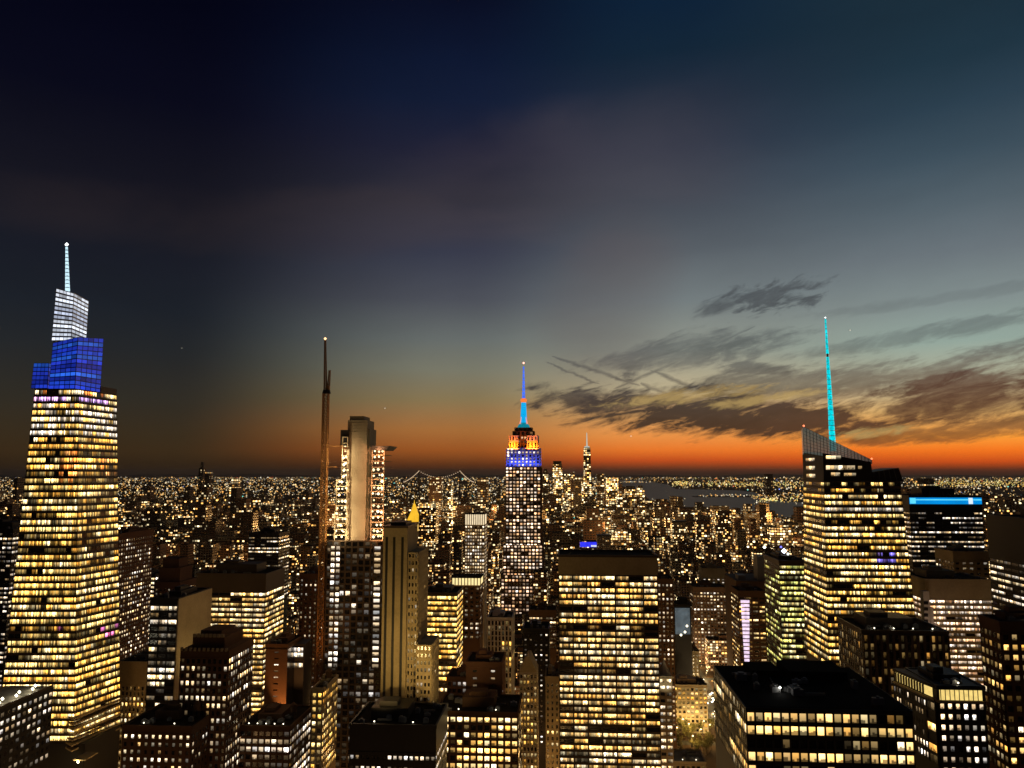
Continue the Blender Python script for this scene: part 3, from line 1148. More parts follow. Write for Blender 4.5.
for y0, y1 in ((466, 469.8), (474, 477.6), (458, 461)):
    a_, b_ = tlb.lerp(tl, .18), tlb.lerp(tl, .62)
    z0, z1 = at(812, y1, D + 20).z, at(812, y0, D + 20).z
    o_ = V(-.25, -.12, 0)
    mb = MB()
    mb.quad([V(a_.x, a_.y, z0) + o_, V(b_.x, b_.y, z0) + o_, V(b_.x, b_.y, z1) + o_, V(a_.x, a_.y, z1) + o_], 0, [(5.001, 3.001), (5.999, 3.001), (5.999, 3.999), (5.001, 3.999)], (1.1, .85, .42, 1))
    th.part('window', mb, M['lit'], crown, 'glow', True)
# ------------------------------------------------------------------ unfinished concrete tower
D = 545.0
ucl = 'unfinished tower with a bare concrete core rising between floodlit open floors'
th = tower('unfinished_tower', ucl, 327, 383.5, 541, D, 40, 4.2, 4.6, 0.72, 0.70, 0.07, 'white', 'bronze', 772, 0, roof=None, nm=1, level=0.5, finish=False, side=False, litmap=None, pers=0.2, var=0.1)
x0, x1, y0, y1, zf, zt = th.box
# columns of work-lit rooms at both edges
grid = MB()
for pl_, pr_ in ((329, 339.5), (372, 381)):
    a_, b_ = at(pl_, 600, D - .8).x, at(pr_, 600, D - .8).x
    z0_, z1_ = at(330, 668, D).z, at(330, 545, D).z
    facade(th, grid, V(a_, D - .6, z0_), V(b_, D - .6, z0_), V(b_, D - .6, z1_), V(a_, D - .6, z1_), 2 if pl_ < 350 else 1, 21, 0.7, 0.62, 0.9, 'grey', 0.5, 0.05, 0.3, 1, 1.1)
th.part('facade_cladding', grid, M['bronze'])
th.finish()
a, b = at(348, 416, D + 6), at(367.5, 416, D + 6)
mb = MB()
mb.box(a.x, b.x, D + 6, D + 26, zt - 1, a.z - 3)
mb.box(a.x + 1, b.x - 3, D + 7, D + 25, a.z - 3.1, a.z)
for k in range(40):
    z = zt + k * (a.z - 3 - zt) / 40
    mb.box(a.x - 0.12, b.x + 0.12, D + 5.85, D + 6.1, z, z + 0.25)
th.part('concrete_core', mb, M['concrete'])
# dark shaft face to the right of the core
mb = MB()
c_ = at(371, 430, D + 12)
mb.box(b.x + 0.05, c_.x, D + 8, D + 28, zt - 1, at(371, 428, D).z)
th.part('shaft_wall', mb, M['concrete'])
# open floors both sides
def open_floors(steps, nbulb, name):
    slabs = MB()
    props = []
    for pl_, pr_, yt_, yb_ in steps:
        a_, b_ = at(pl_, yt_, D + 3), at(pr_, yt_, D + 3)
        z0_, z1_ = at(pl_, yb_, D + 3).z, a_.z
        n = max(1, round((z1_ - z0_) / 4.2))
        for k in range(n + 1):
            z = z0_ + k * (z1_ - z0_) / n
            slabs.box(a_.x, b_.x, D + 3, D + 26, z - 0.25, z + 0.2)
            if k < n:
                for f in (0.02, 0.94):
                    xx = a_.x + (b_.x - a_.x) * f
                    props.append((xx, z + 0.2, z + (z1_ - z0_) / n - 0.25))
                for j in range(nbulb):
                    if th.rng.random() < 0.92:
                        c = V(a_.x + (b_.x - a_.x) * (j + th.rng.uniform(0.25, 0.75)) / nbulb, D + 4.2 + th.rng.uniform(0, 3), z + th.rng.uniform(2.2, 3.4))
                        BULBS.append(c)
    fl = th.part(name, slabs, M['concrete'])
    for xx, za, zb_ in props:
        cm = MB(); cm.box(xx, xx + 0.6, D + 3.4, D + 4.0, za, zb_); th.part('prop', cm, M['concrete'], fl)
    return fl
BULBS = []
fl1 = open_floors([(342, 347.5, 437, 480), (336, 347.5, 480, 512), (334, 347.5, 512, 541)], 3, 'open_floor_frame')
fl2 = open_floors([(371.5, 384.5, 449, 541)], 3, 'open_floor_frame')
for i, c in enumerate(BULBS):
    mb = MB(); k = th.rng.uniform(1.5, 5); mb.octa(c, th.rng.uniform(0.6, 1.25), (1.0 * k, 0.76 * k, 0.40 * k, 1))
    if i < 100:
        th.part('work_light', mb, M['lamp'], None, 'glow')
    elif i == 100:
        rest = mb
    else:
        rest.octa(c, th.rng.uniform(0.5, 0.95), (k, .8 * k, .48 * k, 1))
if len(BULBS) > 100:
    th.part('work_light_glow', rest, M['lamp'], None, 'glow')['kind'] = 'stuff'
# hoist platforms
mb = MB()
a_, b_ = at(341, 430, D + 5), at(349, 446, D + 5)
mb.box(a_.x, b_.x, D + 4, D + 20, b_.z, a_.z)
th.part('hoist_housing', mb, M['black'])
mb = MB()
a_, b_ = at(371.5, 447, D), at(390, 447, D)
mb.hexa([V(a_.x, D + 1, a_.z - 2.2), V(b_.x - 3, D + 1, a_.z - 2.2), V(b_.x - 3, D + 24, a_.z - 2.2), V(a_.x, D + 24, a_.z - 2.2), V(a_.x, D - 1, a_.z + 0.8), V(b_.x, D - 1, a_.z + 0.8), V(b_.x, D + 25, a_.z + 0.8), V(a_.x, D + 25, a_.z + 0.8)])
th.part('safety_platform', mb, M['black'])
# work lamps light the concrete
for y in (455, 485, 515, 535):
    q = at(341, y, D + 1)
    point((q.x, D - 2, q.z), 9000, (1.0, 0.74, 0.38), 1.0, 'work_lamp_light')
    q = at(378, y, D + 1)
    point((q.x, D - 1, q.z), 9000, (1.0, 0.42, 0.18), 1.0, 'work_lamp_light')
q = at(357, 560, D - 40)
spot((q.x + 5, D - 55, q.z - 15), (at(357, 470, D).x, D + 6, at(357, 470, D).z), 24000, 70, (1.0, 0.68, 0.28))

# tower crane on its side
D = 548.0
cr = Thing('tower_crane', 'orange lattice tower crane with raised jib beside the unfinished concrete tower', 'crane', (at(323, 700, D).x, D, 0))
def lattice(p, q, w0, w1, step, rr):
    mb = MB()
    p, q = Vector(p), Vector(q)
    n = max(2, int((q - p).length / step))
    def ring(k):
        f = k / n
        c = p.lerp(q, f)
        w = (w0 * (1 - f) + w1 * f) / 2
        return [c + V(sx * w, sy * w, 0) for sx, sy in ((-1, -1), (1, -1), (1, 1), (-1, 1))]
    for k in range(n):
        a, b = ring(k), ring(k + 1)
        for i in range(4):
            j = (i + 1) % 4
            mb.tube(a[i], b[i], rr, None, 4)
            mb.tube(a[i], a[j], rr * 0.7, None, 4)
            mb.tube(a[i], b[j] if k % 2 else a[j] * 0 + b[j], rr * 0.7, None, 4)
            mb.tube(a[j], b[i], rr * 0.6, None, 4)
    return mb
mb_ = at(319.5, 700, D); mt_ = at(326, 393, D)
mb_.z = 20
cr.part('mast_lattice', lattice((mb_.x + 0.6, D, 20), (mt_.x, D, mt_.z), 4.2, 3.6, 4.2, 0.42), M['steel'])
mb = MB(); q = at(326.5, 392, D); mb.tube(q - V(0, 0, 1.2), q + V(0, 0, 1.4), 3.2, 2.6, 10)
cr.part('turntable', mb, M['black'])
q2 = at(326.3, 376, D)
mb = MB(); mb.box(q2.x + 0.2, q2.x + 2.6, D - 1.5, D + 1.5, q.z + 1.5, q.z + 4.6)
cr.part('cab', mb, M['steel'])
j1 = at(325.2, 340, D)
cr.part('jib_lattice', lattice((q.x - 0.8, D, q.z + 1), (j1.x, D, j1.z), 1.9, 0.9, 2.4, 0.24), M['steel'])
a_ = at(330, 370, D)
cr.part('counter_jib_lattice', lattice((q.x + 1, D + 1, q.z + 1), (a_.x - 0.5, D + 1, a_.z), 1.6, 1.0, 2.6, 0.22), M['steel'])
for yy, xe in ((446, 343), (467, 337), (505, 336)):
    mb = MB(); a_, b_ = at(326, yy, D), at(xe, yy, D); mb.tube(a_, b_, 0.4, None, 4); mb.tube(a_ + V(0, 3, 0), b_, 0.3, None, 4)
    cr.part('tie_bar', mb, M['steel'])
mb = MB(); mb.octa(j1 + V(0, 0, 1.0), 1.1, (3, 1.6, 0.7, 1))
cr.part('beacon', mb, M['lamp'], None, 'glow')
q = at(324, 560, D)
spot((q.x - 14, D - 40, 90), (q.x, D, 240), 150000, 60, (1.0, 0.42, 0.12))
TAKEN.append((q.x - 10, q.x + 6, D - 6, D + 6))

# ------------------------------------------------------------------ tan slab with black stripes (500 block)
D = 440.0
th = Thing('striped_tower', 'tan floodlit stone tower with three black vertical stripes beside the unfinished tower', 'office tower', (at(400, 600, D).x, D + 15, 0))
a, b = at(383.5, 528, D), at(407.5, 528, D)
zt = a.z
TAKEN.append((a.x - 3, at(436, 700, D).x + 3, D - 3, D + 38))
mb = MB()
mb.box(a.x, b.x, D, D + 30, 0, zt)
wallp = th.part('wall', mb, M['tan'])
for px in (386.5, 394.0, 402.3):
    mb = MB(); c0 = at(px - 1.2, 560, D).x; c1 = at(px + 1.2, 560, D).x
    mb.box(c0, c1, D - 0.25, D + 0.1, 20, zt - 5)
    th.part('window_stripe', mb, M['black'], None, label='black vertical window stripe')
mb = MB()
mb.box(a.x - .4, b.x + .4, D - .4, D + 30.4, zt, zt + 1.2)
mb.box(a.x + 3, b.x - 2, D + 5, D + 22, zt + 1.2, zt + 3)
th.part('crown', mb, M['bronze'])
c = at(418.5, 552, D + 4)
sh0 = V(b.x + 0.05, D + 3, 0)
mb = MB(); mb.box(b.x + .05, c.x, D + 3, D + 34, 0, c.z, [0, 0, 1, 1, 0, 0])
th.part('shoulder_wall', mb, [M['tan'], M['glass']])
grid = MB()
zb = at(410, 770, D).z
nf = int((c.z - 4 - zb) / 3.8)
facade(th, grid, V(b.x + .1, D + 3, zb), V(c.x, D + 3, zb), V(c.x, D + 3, c.z), V(b.x + .1, D + 3, c.z), 3, nf, 0.45, 0.5, 0.03, 'pale', 0.1, 0.02, 0.3, 1)
facade(th, grid, V(c.x, D + 3, zb), V(c.x, D + 34, zb), V(c.x, D + 34, c.z), V(c.x, D + 3, c.z), 7, nf, 0.45, 0.5, 0.05, 'pale', 0.1, 0.02, 0.3, 1)
e_ = at(433.5, 646, D - 2)
zs = at(433, 672, D - 2).z
mb = MB(); mb.box(c.x + .05, at(431, 640, D).x, D + 1, D + 26, 0, e_.z, [0, 0, 1, 1, 0, 0])
th.part('wing_wall', mb, [M['tan'], M['glass']])
nf2 = int((e_.z - zb) / 3.8)
xw = at(431, 640, D).x
facade(th, grid, V(c.x + .1, D + 1, zb), V(xw, D + 1, zb), V(xw, D + 1, e_.z), V(c.x + .1, D + 1, e_.z), 4, nf2, 0.5, 0.5, 0.16, 'pale', 0.3, 0.05, 0.3, 1, 1.2)
facade(th, grid, V(xw, D + 1, zb), V(xw, D + 26, zb), V(xw, D + 26, e_.z), V(xw, D + 1, e_.z), 5, nf2, 0.5, 0.5, 0.12, 'pale', 0.3, 0.05, 0.3, 1, 1.2)
th.part('facade_cladding', grid, M['tan'])
th.finish()
q = at(395, 720, D)
spot((q.x + 4, D - 62, 150), (q.x, D, 190), 95000, 110, (1.0, 0.66, 0.22), 0.9)
spot((q.x + 40, D - 30, 142), (q.x + 18, D + 20, 165), 40000, 100, (1.0, 0.66, 0.24), 0.9)

# ------------------------------------------------------------------ box towers, one by one
tower('office_slab', 'broad flat office slab with seven bays of lit ribbon windows and blank beige top band', 558.5, 657, 557, 520, 36, 3.9, 9.35, 0.90, 0.60, 0.8, 'warm', 'bronze', 772, 11.5, mechmat='tan', nm=6, level=1.15, pers=0.3, var=0.25, roof='flat')
tower('ribbon_office_tower', 'wide office block with bright ribbon floors under a dark banded top', 197, 266, 575, 620, 42, 4.0, 9, 0.94, 0.55, 0.88, 'warm', 'bronze', 730, 13, nm=4, level=1.25, pers=0.7, var=0.15)
tower('curved_side_office', 'small office block with full glowing gold floors beside the tan striped tower', 422, 457, 594, 700, 40, 4.6, 8, 0.97, 0.6, 0.93, 'gold', 'bronze', 690, 1, nm=4, level=1.3, pers=0.8, var=0.12)
tower('finned_office', 'narrow white finned office tower with few amber floors before the art deco skyscraper', 487.5, 512, 619, 620, 30, 3.9, 2.8, 0.55, 0.8, 0.2, 'gold', 'white', 725, 1, piers=1.0, nm=1, level=0.8, pers=0.85, var=0.25, pside=0.1, roof='box')
tower('flat_roof_office', 'black flat-roofed office block filling the bottom edge with rows of square lit windows', 746, 912, 709, 270, 56, 4.1, 2.82, 0.8, 0.66, 0.6, 'warm', 'black', 790, 0.8, nm=1, level=1.4, pers=0.85, var=0.3, pside=0.5, roof=None)
tower('bronze_fin_office', 'dark flat office block with bronze vertical fins before the wedge topped skyscraper', 862, 948, 633, 420, 36, 4.1, 3.1, 0.6, 0.75, 0.06, 'warm', 'bronze', 745, 0.8, piers=1.2, nm=1, level=0.9, pers=0.8, var=0.09, roof='box')
tower('blue_top_tower', 'black glass tower under a glowing bright blue band at its top', 909, 981, 497, 700, 45, 4.0, 7.0, 0.95, 0.36, 0.5, 'white', 'black', 605, 12, nm=4, level=0.75, pers=0.6, var=0.3, side=True)
tower('pink_lit_office', 'office block with pale beige louvred top and pinkish lit floors below the blue topped tower', 925, 990, 581, 560, 40, 3.6, 6.5, 0.92, 0.5, 0.9, 'pink', 'tan', 690, 12, nm=4, level=0.9, pers=0.6, var=0.15)
tower('green_lit_office', 'office block with greenish yellow lit floors beside the wedge topped skyscraper', 779, 806, 562, 620, 46, 3.9, 5.4, 0.93, 0.55, 0.9, 'green', 'bronze', 690, 2, nm=3, level=0.85, pers=0.6, var=0.12, pside=0.45)
tower('corner_window_office', 'dark corner office block with glowing yellow top storey and small white square windows', 937, 984, 689, 330, 28, 4.0, 3.0, 0.52, 0.5, 0.8, 'white', 'black', 775, 4.6, nm=1, level=1.2, pers=0.3, var=0.2, roof='box', side=False)
tower('shadowed_tower', 'tall dark tower at the picture edge with scattered amber windows', 1000, 1080, 625, 340, 16, 4.0, 3.4, 0.6, 0.55, 0.42, 'warm', 'brick', 775, 3, nm=1, level=1.0, pers=0.5, var=0.25, roof='box')
tower('sloping_ribbon_office', 'large dark topped office block with cream ribbon floors behind the shadowed edge tower', 1040, 1160, 522, 520, 63, 4.2, 9, 0.9, 0.42, 0.6, 'pale', 'black', 700, 28, nm=4, level=1.0, pers=0.6, var=0.3)
tower('beige_block_tower', 'plain beige brown block showing above the pink lit office', 953, 988, 553, 640, 30, 4.0, 5, 0.5, 0.4, 0.15, 'pale', 'tan', 620, 6, nm=1, roof='box')
tower('setback_tower', 'stepped brown brick tower with crenellated crown, in front of the ribbon floored office block', 181, 229, 650, 430, 34, 3.9, 3.1, 0.55, 0.6, 0.3, 'pale', 'brick', 775, 4, nm=1, level=1.2, pers=0.6, var=0.2, roof=None)
tower('blank_wall_office', 'dark office block with plain beige side wall and few bright floors', 151, 178, 600, 490, 46, 4.2, 6, 0.9, 0.6, 0.35, 'pale', 'black', 770, 3, nm=3, level=1.1, pers=0.8, var=0.35, side=False, roof='box')
tower('blind_brown_tower', 'brown tower with a blank windowless wall in front of the ribbon floored office block', 266, 288, 646, 520, 30, 4, 30, 0.2, 0.2, 0.0, 'pale', 'brick', 775, 2, nm=1, side=False, roof='box')
tower('terrace_office', 'low brown block with bright top row of windows below the blind brown tower', 240, 290, 728, 450, 40, 4.2, 3.6, 0.75, 0.6, 0.55, 'white', 'brick', 790, 1, nm=1, level=1.3, pers=0.8, var=0.3, roof='tank')
tower('arcaded_building', 'small beige building with arched bright windows at the foot of the tallest glass skyscraper', 119, 150, 663, 640, 40, 4.2, 3.5, 0.5, 0.66, 0.4, 'warm', 'tan', 770, 18, nm=1, level=0.9, pers=0.5, var=0.3, roof='tank')
tower('brick_apartment', 'squat brown brick block with tiered roof in the bottom corner beside the glass skyscraper', 123, 192, 728, 410, 38, 3.8, 3.8, 0.42, 0.5, 0.3, 'pale', 'brick', 790, 2.5, nm=1, level=1.2, pers=0.3, var=0.15, roof='tank')
tower('roof_terrace_block', 'dark block with white lit roof terrace in the bottom corner', -60, -6, 711, 400, 47, 4.2, 4.2, 0.55, 0.5, 0.5, 'white', 'black', 790, 1.5, nm=1, level=0.8, pers=0.4, var=0.25, roof=None)
tower('edge_office', 'dark office block half out of frame behind the glass skyscraper', -40, 13, 530, 720, 40, 4.2, 5, 0.8, 0.45, 0.35, 'white', 'black', 690, 2, nm=2, level=1.1, pers=0.6)
tower('brown_slim_tower', 'slim brown brick tower with small bright windows close behind the glass skyscraper', 105, 119, 535, 690, 60, 3.9, 3.4, 0.5, 0.5, 0.45, 'pale', 'redbrick', 700, 4, nm=1, level=1.0, pers=0.3, sidebay=4.0, roof='box')
tower('lit_stair_tower', 'narrow dark tower with bright stacked cream floors beside the brown crowned tower', 136, 155, 575, 860, 30, 4.6, 8, 0.9, 0.5, 0.8, 'pale', 'black', 660, 2, nm=3, level=1.2, pers=0.7, var=0.3)
tower('brown_crown_tower', 'brown tower with stepped blank crown behind the blank walled office', 155, 180, 582, 800, 36, 4.2, 4.5, 0.4, 0.5, 0.08, 'pale', 'redbrick', 680, 6, nm=1, level=0.9, roof=None)
tower('distant_slab_office', 'black slab with two thin lit lines above the ribbon floored office block', 249, 279, 534, 1000, 40, 4.4, 8, 0.9, 0.4, 0.18, 'pale', 'black', 600, 3, nm=3, level=1.1, pers=0.9, var=0.3)
tower('reddish_edge_tower', 'dark reddish tower directly behind the crane mast', 300, 318, 575, 700, 36, 4.0, 4, 0.35, 0.5, 0.06, 'pale', 'redbrick', 690, 3, nm=1, roof='box')
tower('golden_street_building', 'golden lit narrow building at the foot of the tower crane', 312, 323, 690, 470, 30, 4.0, 3.0, 0.6, 0.6, 0.7, 'gold', 'tan', 775, 1, nm=1, level=0.8, roof='tank')
tower('crown_lit_tower', 'grey tower with bright white top storey between gold roofed tower and art deco skyscraper', 465, 484.5, 525, 1000, 34, 4.2, 3.2, 0.6, 0.6, 0.85, 'pale', 'limestone', 590, 0.5, nm=1, level=0.75, pers=0.3, var=0.12, roof=None)
tower('cornice_block', 'dark block with a glowing cream cornice band in front of the white topped grey tower', 453, 480, 586, 820, 30, 4.4, 6, 0.5, 0.5, 0.1, 'pale', 'brick', 640, 0.6, nm=2, roof=None)
tower('brown_blind_block', 'reddish brown block with blank wall above the grid of bright windows', 466, 502, 664, 480, 26, 4.2, 9, 0.22, 0.3, 0.05, 'white', 'redbrick', 720, 2, nm=1, side=True, roof='box')
tower('small_grid_block', 'brick block with pairs of bright white windows beside the tan striped tower', 447, 477, 679, 500, 22, 4.0, 3.4, 0.6, 0.6, 0.6, 'white', 'redbrick', 745, 1, nm=1, level=1.1, pers=0.6, roof='tank')
tower('bright_grid_block', 'low wide block with a grid of very bright square windows at the bottom centre', 436, 518, 714, 440, 34, 4.0, 3.6, 0.7, 0.62, 0.78, 'warm', 'brick', 790, 1, nm=1, level=1.5, pers=0.5, var=0.2, roof='box')
tower('gothic_building', 'small pale building with pointed gothic gable and gold windows beside the broad office slab', 519.5, 537, 672, 560, 22, 4.0, 2.6, 0.55, 0.6, 0.5, 'gold', 'limestone', 776, 1, nm=1, level=0.8, roof=None)
tower('speckled_dark_tower', 'black tower speckled with small points of light in front of the art deco skyscraper', 523, 549, 630, 660, 30, 4.0, 4.0, 0.35, 0.35, 0.4, 'white', 'black', 745, 2, nm=1, level=1.0, pers=0.1)
tower('lit_line_block', 'dark block with one bright cream window line below the art deco skyscraper', 529, 556, 611, 900, 30, 4.4, 4.0, 0.8, 0.5, 0.12, 'pale', 'brick', 650, 6, nm=2, level=1.2, pers=0.9, var=0.35)
tower('tan_side_building', 'tan stone building with a projecting cornice against the broad office slab', 545.5, 559, 678, 600, 30, 4.2, 3.4, 0.4, 0.55, 0.12, 'gold', 'tan', 770, 3, nm=1, level=0.8, roof='tank')
tower('pale_point_tower', 'white lit pointed little tower right beside the broad office slab', 659, 672, 676, 540, 18, 4.2, 4.0, 0.7, 0.5, 0.55, 'pale', 'limestone', 776, 1, nm=2, level=1.3, roof=None)
tower('park_side_building', 'stone building with rows of gold windows behind the lit trees of the park', 673, 707, 686, 830, 30, 4.4, 4.2, 0.62, 0.6, 0.6, 'gold', 'limestone', 745, 1, nm=1, level=1.0, pers=0.5, roof='box')
tower('park_beige_tower', 'beige stepped tower above the stone building by the park', 680, 699, 652, 960, 26, 4.2, 4.2, 0.4, 0.5, 0.15, 'gold', 'tan', 690, 2, nm=1, roof='tank')
tower('brown_street_tower', 'broad brown tower with small bright window pairs lining the glowing avenue', 693, 726, 588, 1120, 40, 4.4, 4.6, 0.55, 0.5, 0.35, 'pale', 'brick', 700, 5, nm=1, level=1.1, pers=0.5, pside=0.2, roof='box')
tower('violet_strip_tower', 'brown tower with a vertical strip of glowing violet white panels', 738, 765, 592, 800, 34, 4.2, 6.5, 0.75, 0.45, 0.5, 'warm', 'brick', 680, 4, nm=2, level=0.9, pers=0.5, roof='box')
tower('beige_top_block', 'beige block with plain lit crown above the brown street tower', 702, 725, 569, 1250, 30, 4.4, 7, 0.4, 0.4, 0.2, 'pale', 'tan', 620, 14, nm=1, roof='box')
tower('mid_brown_tower', 'brown apartment tower against the far side of the broad office slab', 657, 673, 580, 760, 34, 4.2, 4.0, 0.45, 0.5, 0.3, 'pale', 'brick', 740, 3, nm=1, level=0.9, roof='tank')
tower('base_roof_block', 'dark mansard roofed block with a single row of white windows below the tan striped tower', 350, 436, 727, 385, 36, 5.0, 2.6, 0.6, 0.35, 0.75, 'white', 'black', 790, 11.5, nm=1, level=1.2, pers=0.9, var=0.1, roof='box')
tower('low_roof_block', 'low block with pale gravel roof in front of the park trees', 660, 706, 763, 620, 26, 4.0, 4.0, 0.6, 0.5, 0.3, 'gold', 'limestone', 800, 1, nm=1, roof='pale')

byname = {}
for o in C.objects:
    if 'category' in o:
        byname[o.name] = o


def add_part(th_o, name, mb, mat, attr=None, label=None):
    loc = th_o.location
    o = link(name, mb.mesh(name, [mat], loc, attr), th_o)
    if label: o['label'] = label
    return o


# details on some of these
# flat black roof: raised plant blocks, lamp
D = 270.0
o = byname['flat_roof_office']
a = at(746, 709, D); b = at(912, 709, D); zt = (a.z + b.z) / 2
mb = MB(); mb.box(a.x + .3, b.x - .3, D + .3, D + 55.7, zt - .2, zt + .15); add_part(o, 'roof', mb, M['blackroof'])
mb = MB(); mb.box(a.x + 11, a.x + 22, D + 40, D + 54, zt, zt + 2.2); add_part(o, 'plant_room', mb, M['blackroof'])
mb = MB(); mb.box(a.x + 24, a.x + 45, D + 36, D + 54, zt, zt + 3.0); add_part(o, 'plant_room', mb, M['blackroof'])
mb = MB()
for k in range(7):
    mb.tube((a.x + 15 + k * 0.3, D + 20 + k * 2.5, zt + .4), (a.x + 15.3 + k * .3, D + 21.6 + k * 2.5, zt + .4), 0.25, None, 5)
add_part(o, 'roof_pipe', mb, M['grey'])
mb = MB(); mb.tube((a.x + 15.5, D + 17, zt), (a.x + 15.5, D + 17, zt + 1.8), 0.12, None, 6); add_part(o, 'lamp_post', mb, M['grey'])
mb = MB(); mb.octa((a.x + 15.5, D + 17, zt + 2.0), 0.55, (4, 3.9, 3.4, 1)); add_part(o, 'roof_lamp', mb, M['lamp'], 'glow')
point((a.x + 15.5, D + 16.4, zt + 2.0), 160, (1, .95, .85), .2)
# blue band
D = 700.0
o = byname['blue_top_tower']
a, b = at(909, 497.5, D), at(981, 497.5, D); z0 = at(909, 504, D).z
bb = glow_mat('blue_band_led', (0.0, 0.26, 0.74), 1.0, vary=0.35, scale=0.05)
bc = glow_mat('cyan_band_led', (0.12, 0.75, 1.0), 1.0, vary=0.3, scale=0.08)
mb = MB(); mb.box(a.x, b.x, D - 0.9, D - 0.3, z0, a.z); add_part(o, 'blue_led_band', mb, bb)
mb = MB(); mb.box(a.x + .3, b.x - .3, D - 1.2, D - 0.95, z0 + 3.2, z0 + 4.2); mb.box(a.x + .3, a.x + 5, D - 1.2, D - 0.95, z0 + .5, a.z - .4); add_part(o, 'cyan_led_line', mb, bc)
mb = MB(); q = at(970, 501, D); mb.box(q.x - 1.7, q.x + 1.7, D - 1.3, D - .95, z0 + .2, a.z - .2); add_part(o, 'white_led_panel', mb, glow_mat('white_led', (0.8, 0.92, 1.0), 1.0))
for k in range(5):
    mb = MB(); mb.tube((a.x + 12 + 11 * k, D + 12, a.z), (a.x + 12 + 11 * k, D + 12, a.z + 5), .3, .15, 5); add_part(o, 'antenna', mb, M['grey'])
# corner office: glowing top storey + chamfered corner and the other face
D = 330.0
o = byname['corner_window_office']
a, b = at(937, 697.5, D), at(983, 697.5, D)
ztop = at(937, 689, D).z + .3
glowtop = glow_mat('lit_attic', (1.0, 0.72, 0.22), 0.95, vary=0.5, scale=0.5)
x0 = at(893, 675, 358).x
xc = at(926, 697, D + 6).x
for o2 in list(o.children):
    pass
mb = MB()
mb.hexa([V(xc, D + 6, 0), V(a.x - .6, D + 0.2, 0), V(a.x - .6, D + 27.8, 0), V(x0, D + 28, 0), V(xc, D + 6, ztop - 4.4), V(a.x - .6, D + .2, ztop - 4.4), V(a.x - .6, D + 27.8, ztop - 4.4), V(x0, D + 28, ztop - 4.4)])
add_part(o, 'chamfer_wall', mb, M['black'])
mb = MB()
mb.hexa([V(xc + .8, D + 7, ztop - 4.3), V(a.x + 1, D - .5, ztop - 4.3), V(a.x + 1, D + 27.8, ztop - 4.3), V(x0 + 1, D + 28, ztop - 4.3), V(xc + .8, D + 7, ztop - .4), V(a.x + 1, D - .5, ztop - .4), V(a.x + 1, D + 27.8, ztop - .4), V(x0 + 1, D + 28, ztop - .4)])
mb.box(a.x + 1.05, b.x - .3, D - .5, D + 27, ztop - 4.3, ztop - .4)
add_part(o, 'lit_attic_storey', mb, glowtop)
mb = MB()
for k in range(10):
    x = a.x + 1.2 + (b.x - a.x - 1.6) * k / 9
    mb.box(x - .12, x + .12, D - .75, D - .52, ztop - 4.3, ztop - .4)
add_part(o, 'attic_mullion_mesh', mb, M['bronze'])
mb = MB()
for k in range(1, 12):
    x, y = xc + (x0 - xc) * k / 12, D + 6 + 22 * k / 12
    mb.box(x - .3, x + .5, y - .1, y + .12, ztop - 4.3, ztop - .4)
add_part(o, 'attic_mullion_mesh', mb, M['bronze'])
mb = MB()
mb.hexa([V(xc - .6, D + 5.6, ztop - 5.2), V(a.x, D - 1.2, ztop - 5.2), V(a.x, D + 28, ztop - 5.2), V(x0 - .6, D + 28.4, ztop - 5.2), V(xc - .6, D + 5.6, ztop - 4.4), V(a.x, D - 1.2, ztop - 4.4), V(a.x, D + 28, ztop - 4.4), V(x0 - .6, D + 28.4, ztop - 4.4)])
mb.box(a.x + .05, b.x, D - 1.2, D - .55, ztop - 5.2, ztop - 4.4)
add_part(o, 'cornice_trim', mb, M['tan'])
mb = MB()
mb.hexa([V(xc - .2, D + 6, ztop - .3), V(a.x, D - 1, ztop - .3), V(a.x, D + 28, ztop - .3), V(x0, D + 28.4, ztop - .3), V(xc - .2, D + 6, ztop + .8), V(a.x, D - 1, ztop + .8), V(a.x, D + 28, ztop + .8), V(x0, D + 28.4, ztop + .8)])
mb.box(a.x + .05, b.x + .3, D - 1, D + 27.8, ztop - .3, ztop + .8)
add_part(o, 'roof_edge_trim', mb, M['black'])
tmp = Thing.__new__(Thing); tmp.loc = o.location; tmp.o = o; tmp.win = []; tmp.rng = random.Random(5)
grid = MB()
zb = at(900, 772, D).z
nf = int((ztop - 5.4 - zb) / 4.0)
z1_ = ztop - 5.4; z0_ = z1_ - nf * 4.0
facade(tmp, grid, V(x0, D + 28, z0_), V(xc, D + 6, z0_), V(xc, D + 6, z1_), V(x0, D + 28, z1_), 12, nf, 0.5, 0.5, 0.7, 'white', 0.4, 0.2, 0.1, 1, 1.1, piers=0.14)
facade(tmp, grid, V(xc, D + 6, z0_), V(a.x - .6, D + .2, z0_), V(a.x - .6, D + .2, z1_), V(xc, D + 6, z1_), 1, nf, 0.9, 0.72, 0.75, 'warm', 0.4, 0.2, 0.3, 2, 1.2)
tmp.part('facade_cladding', grid, M['black'])
tmp.finish(60)
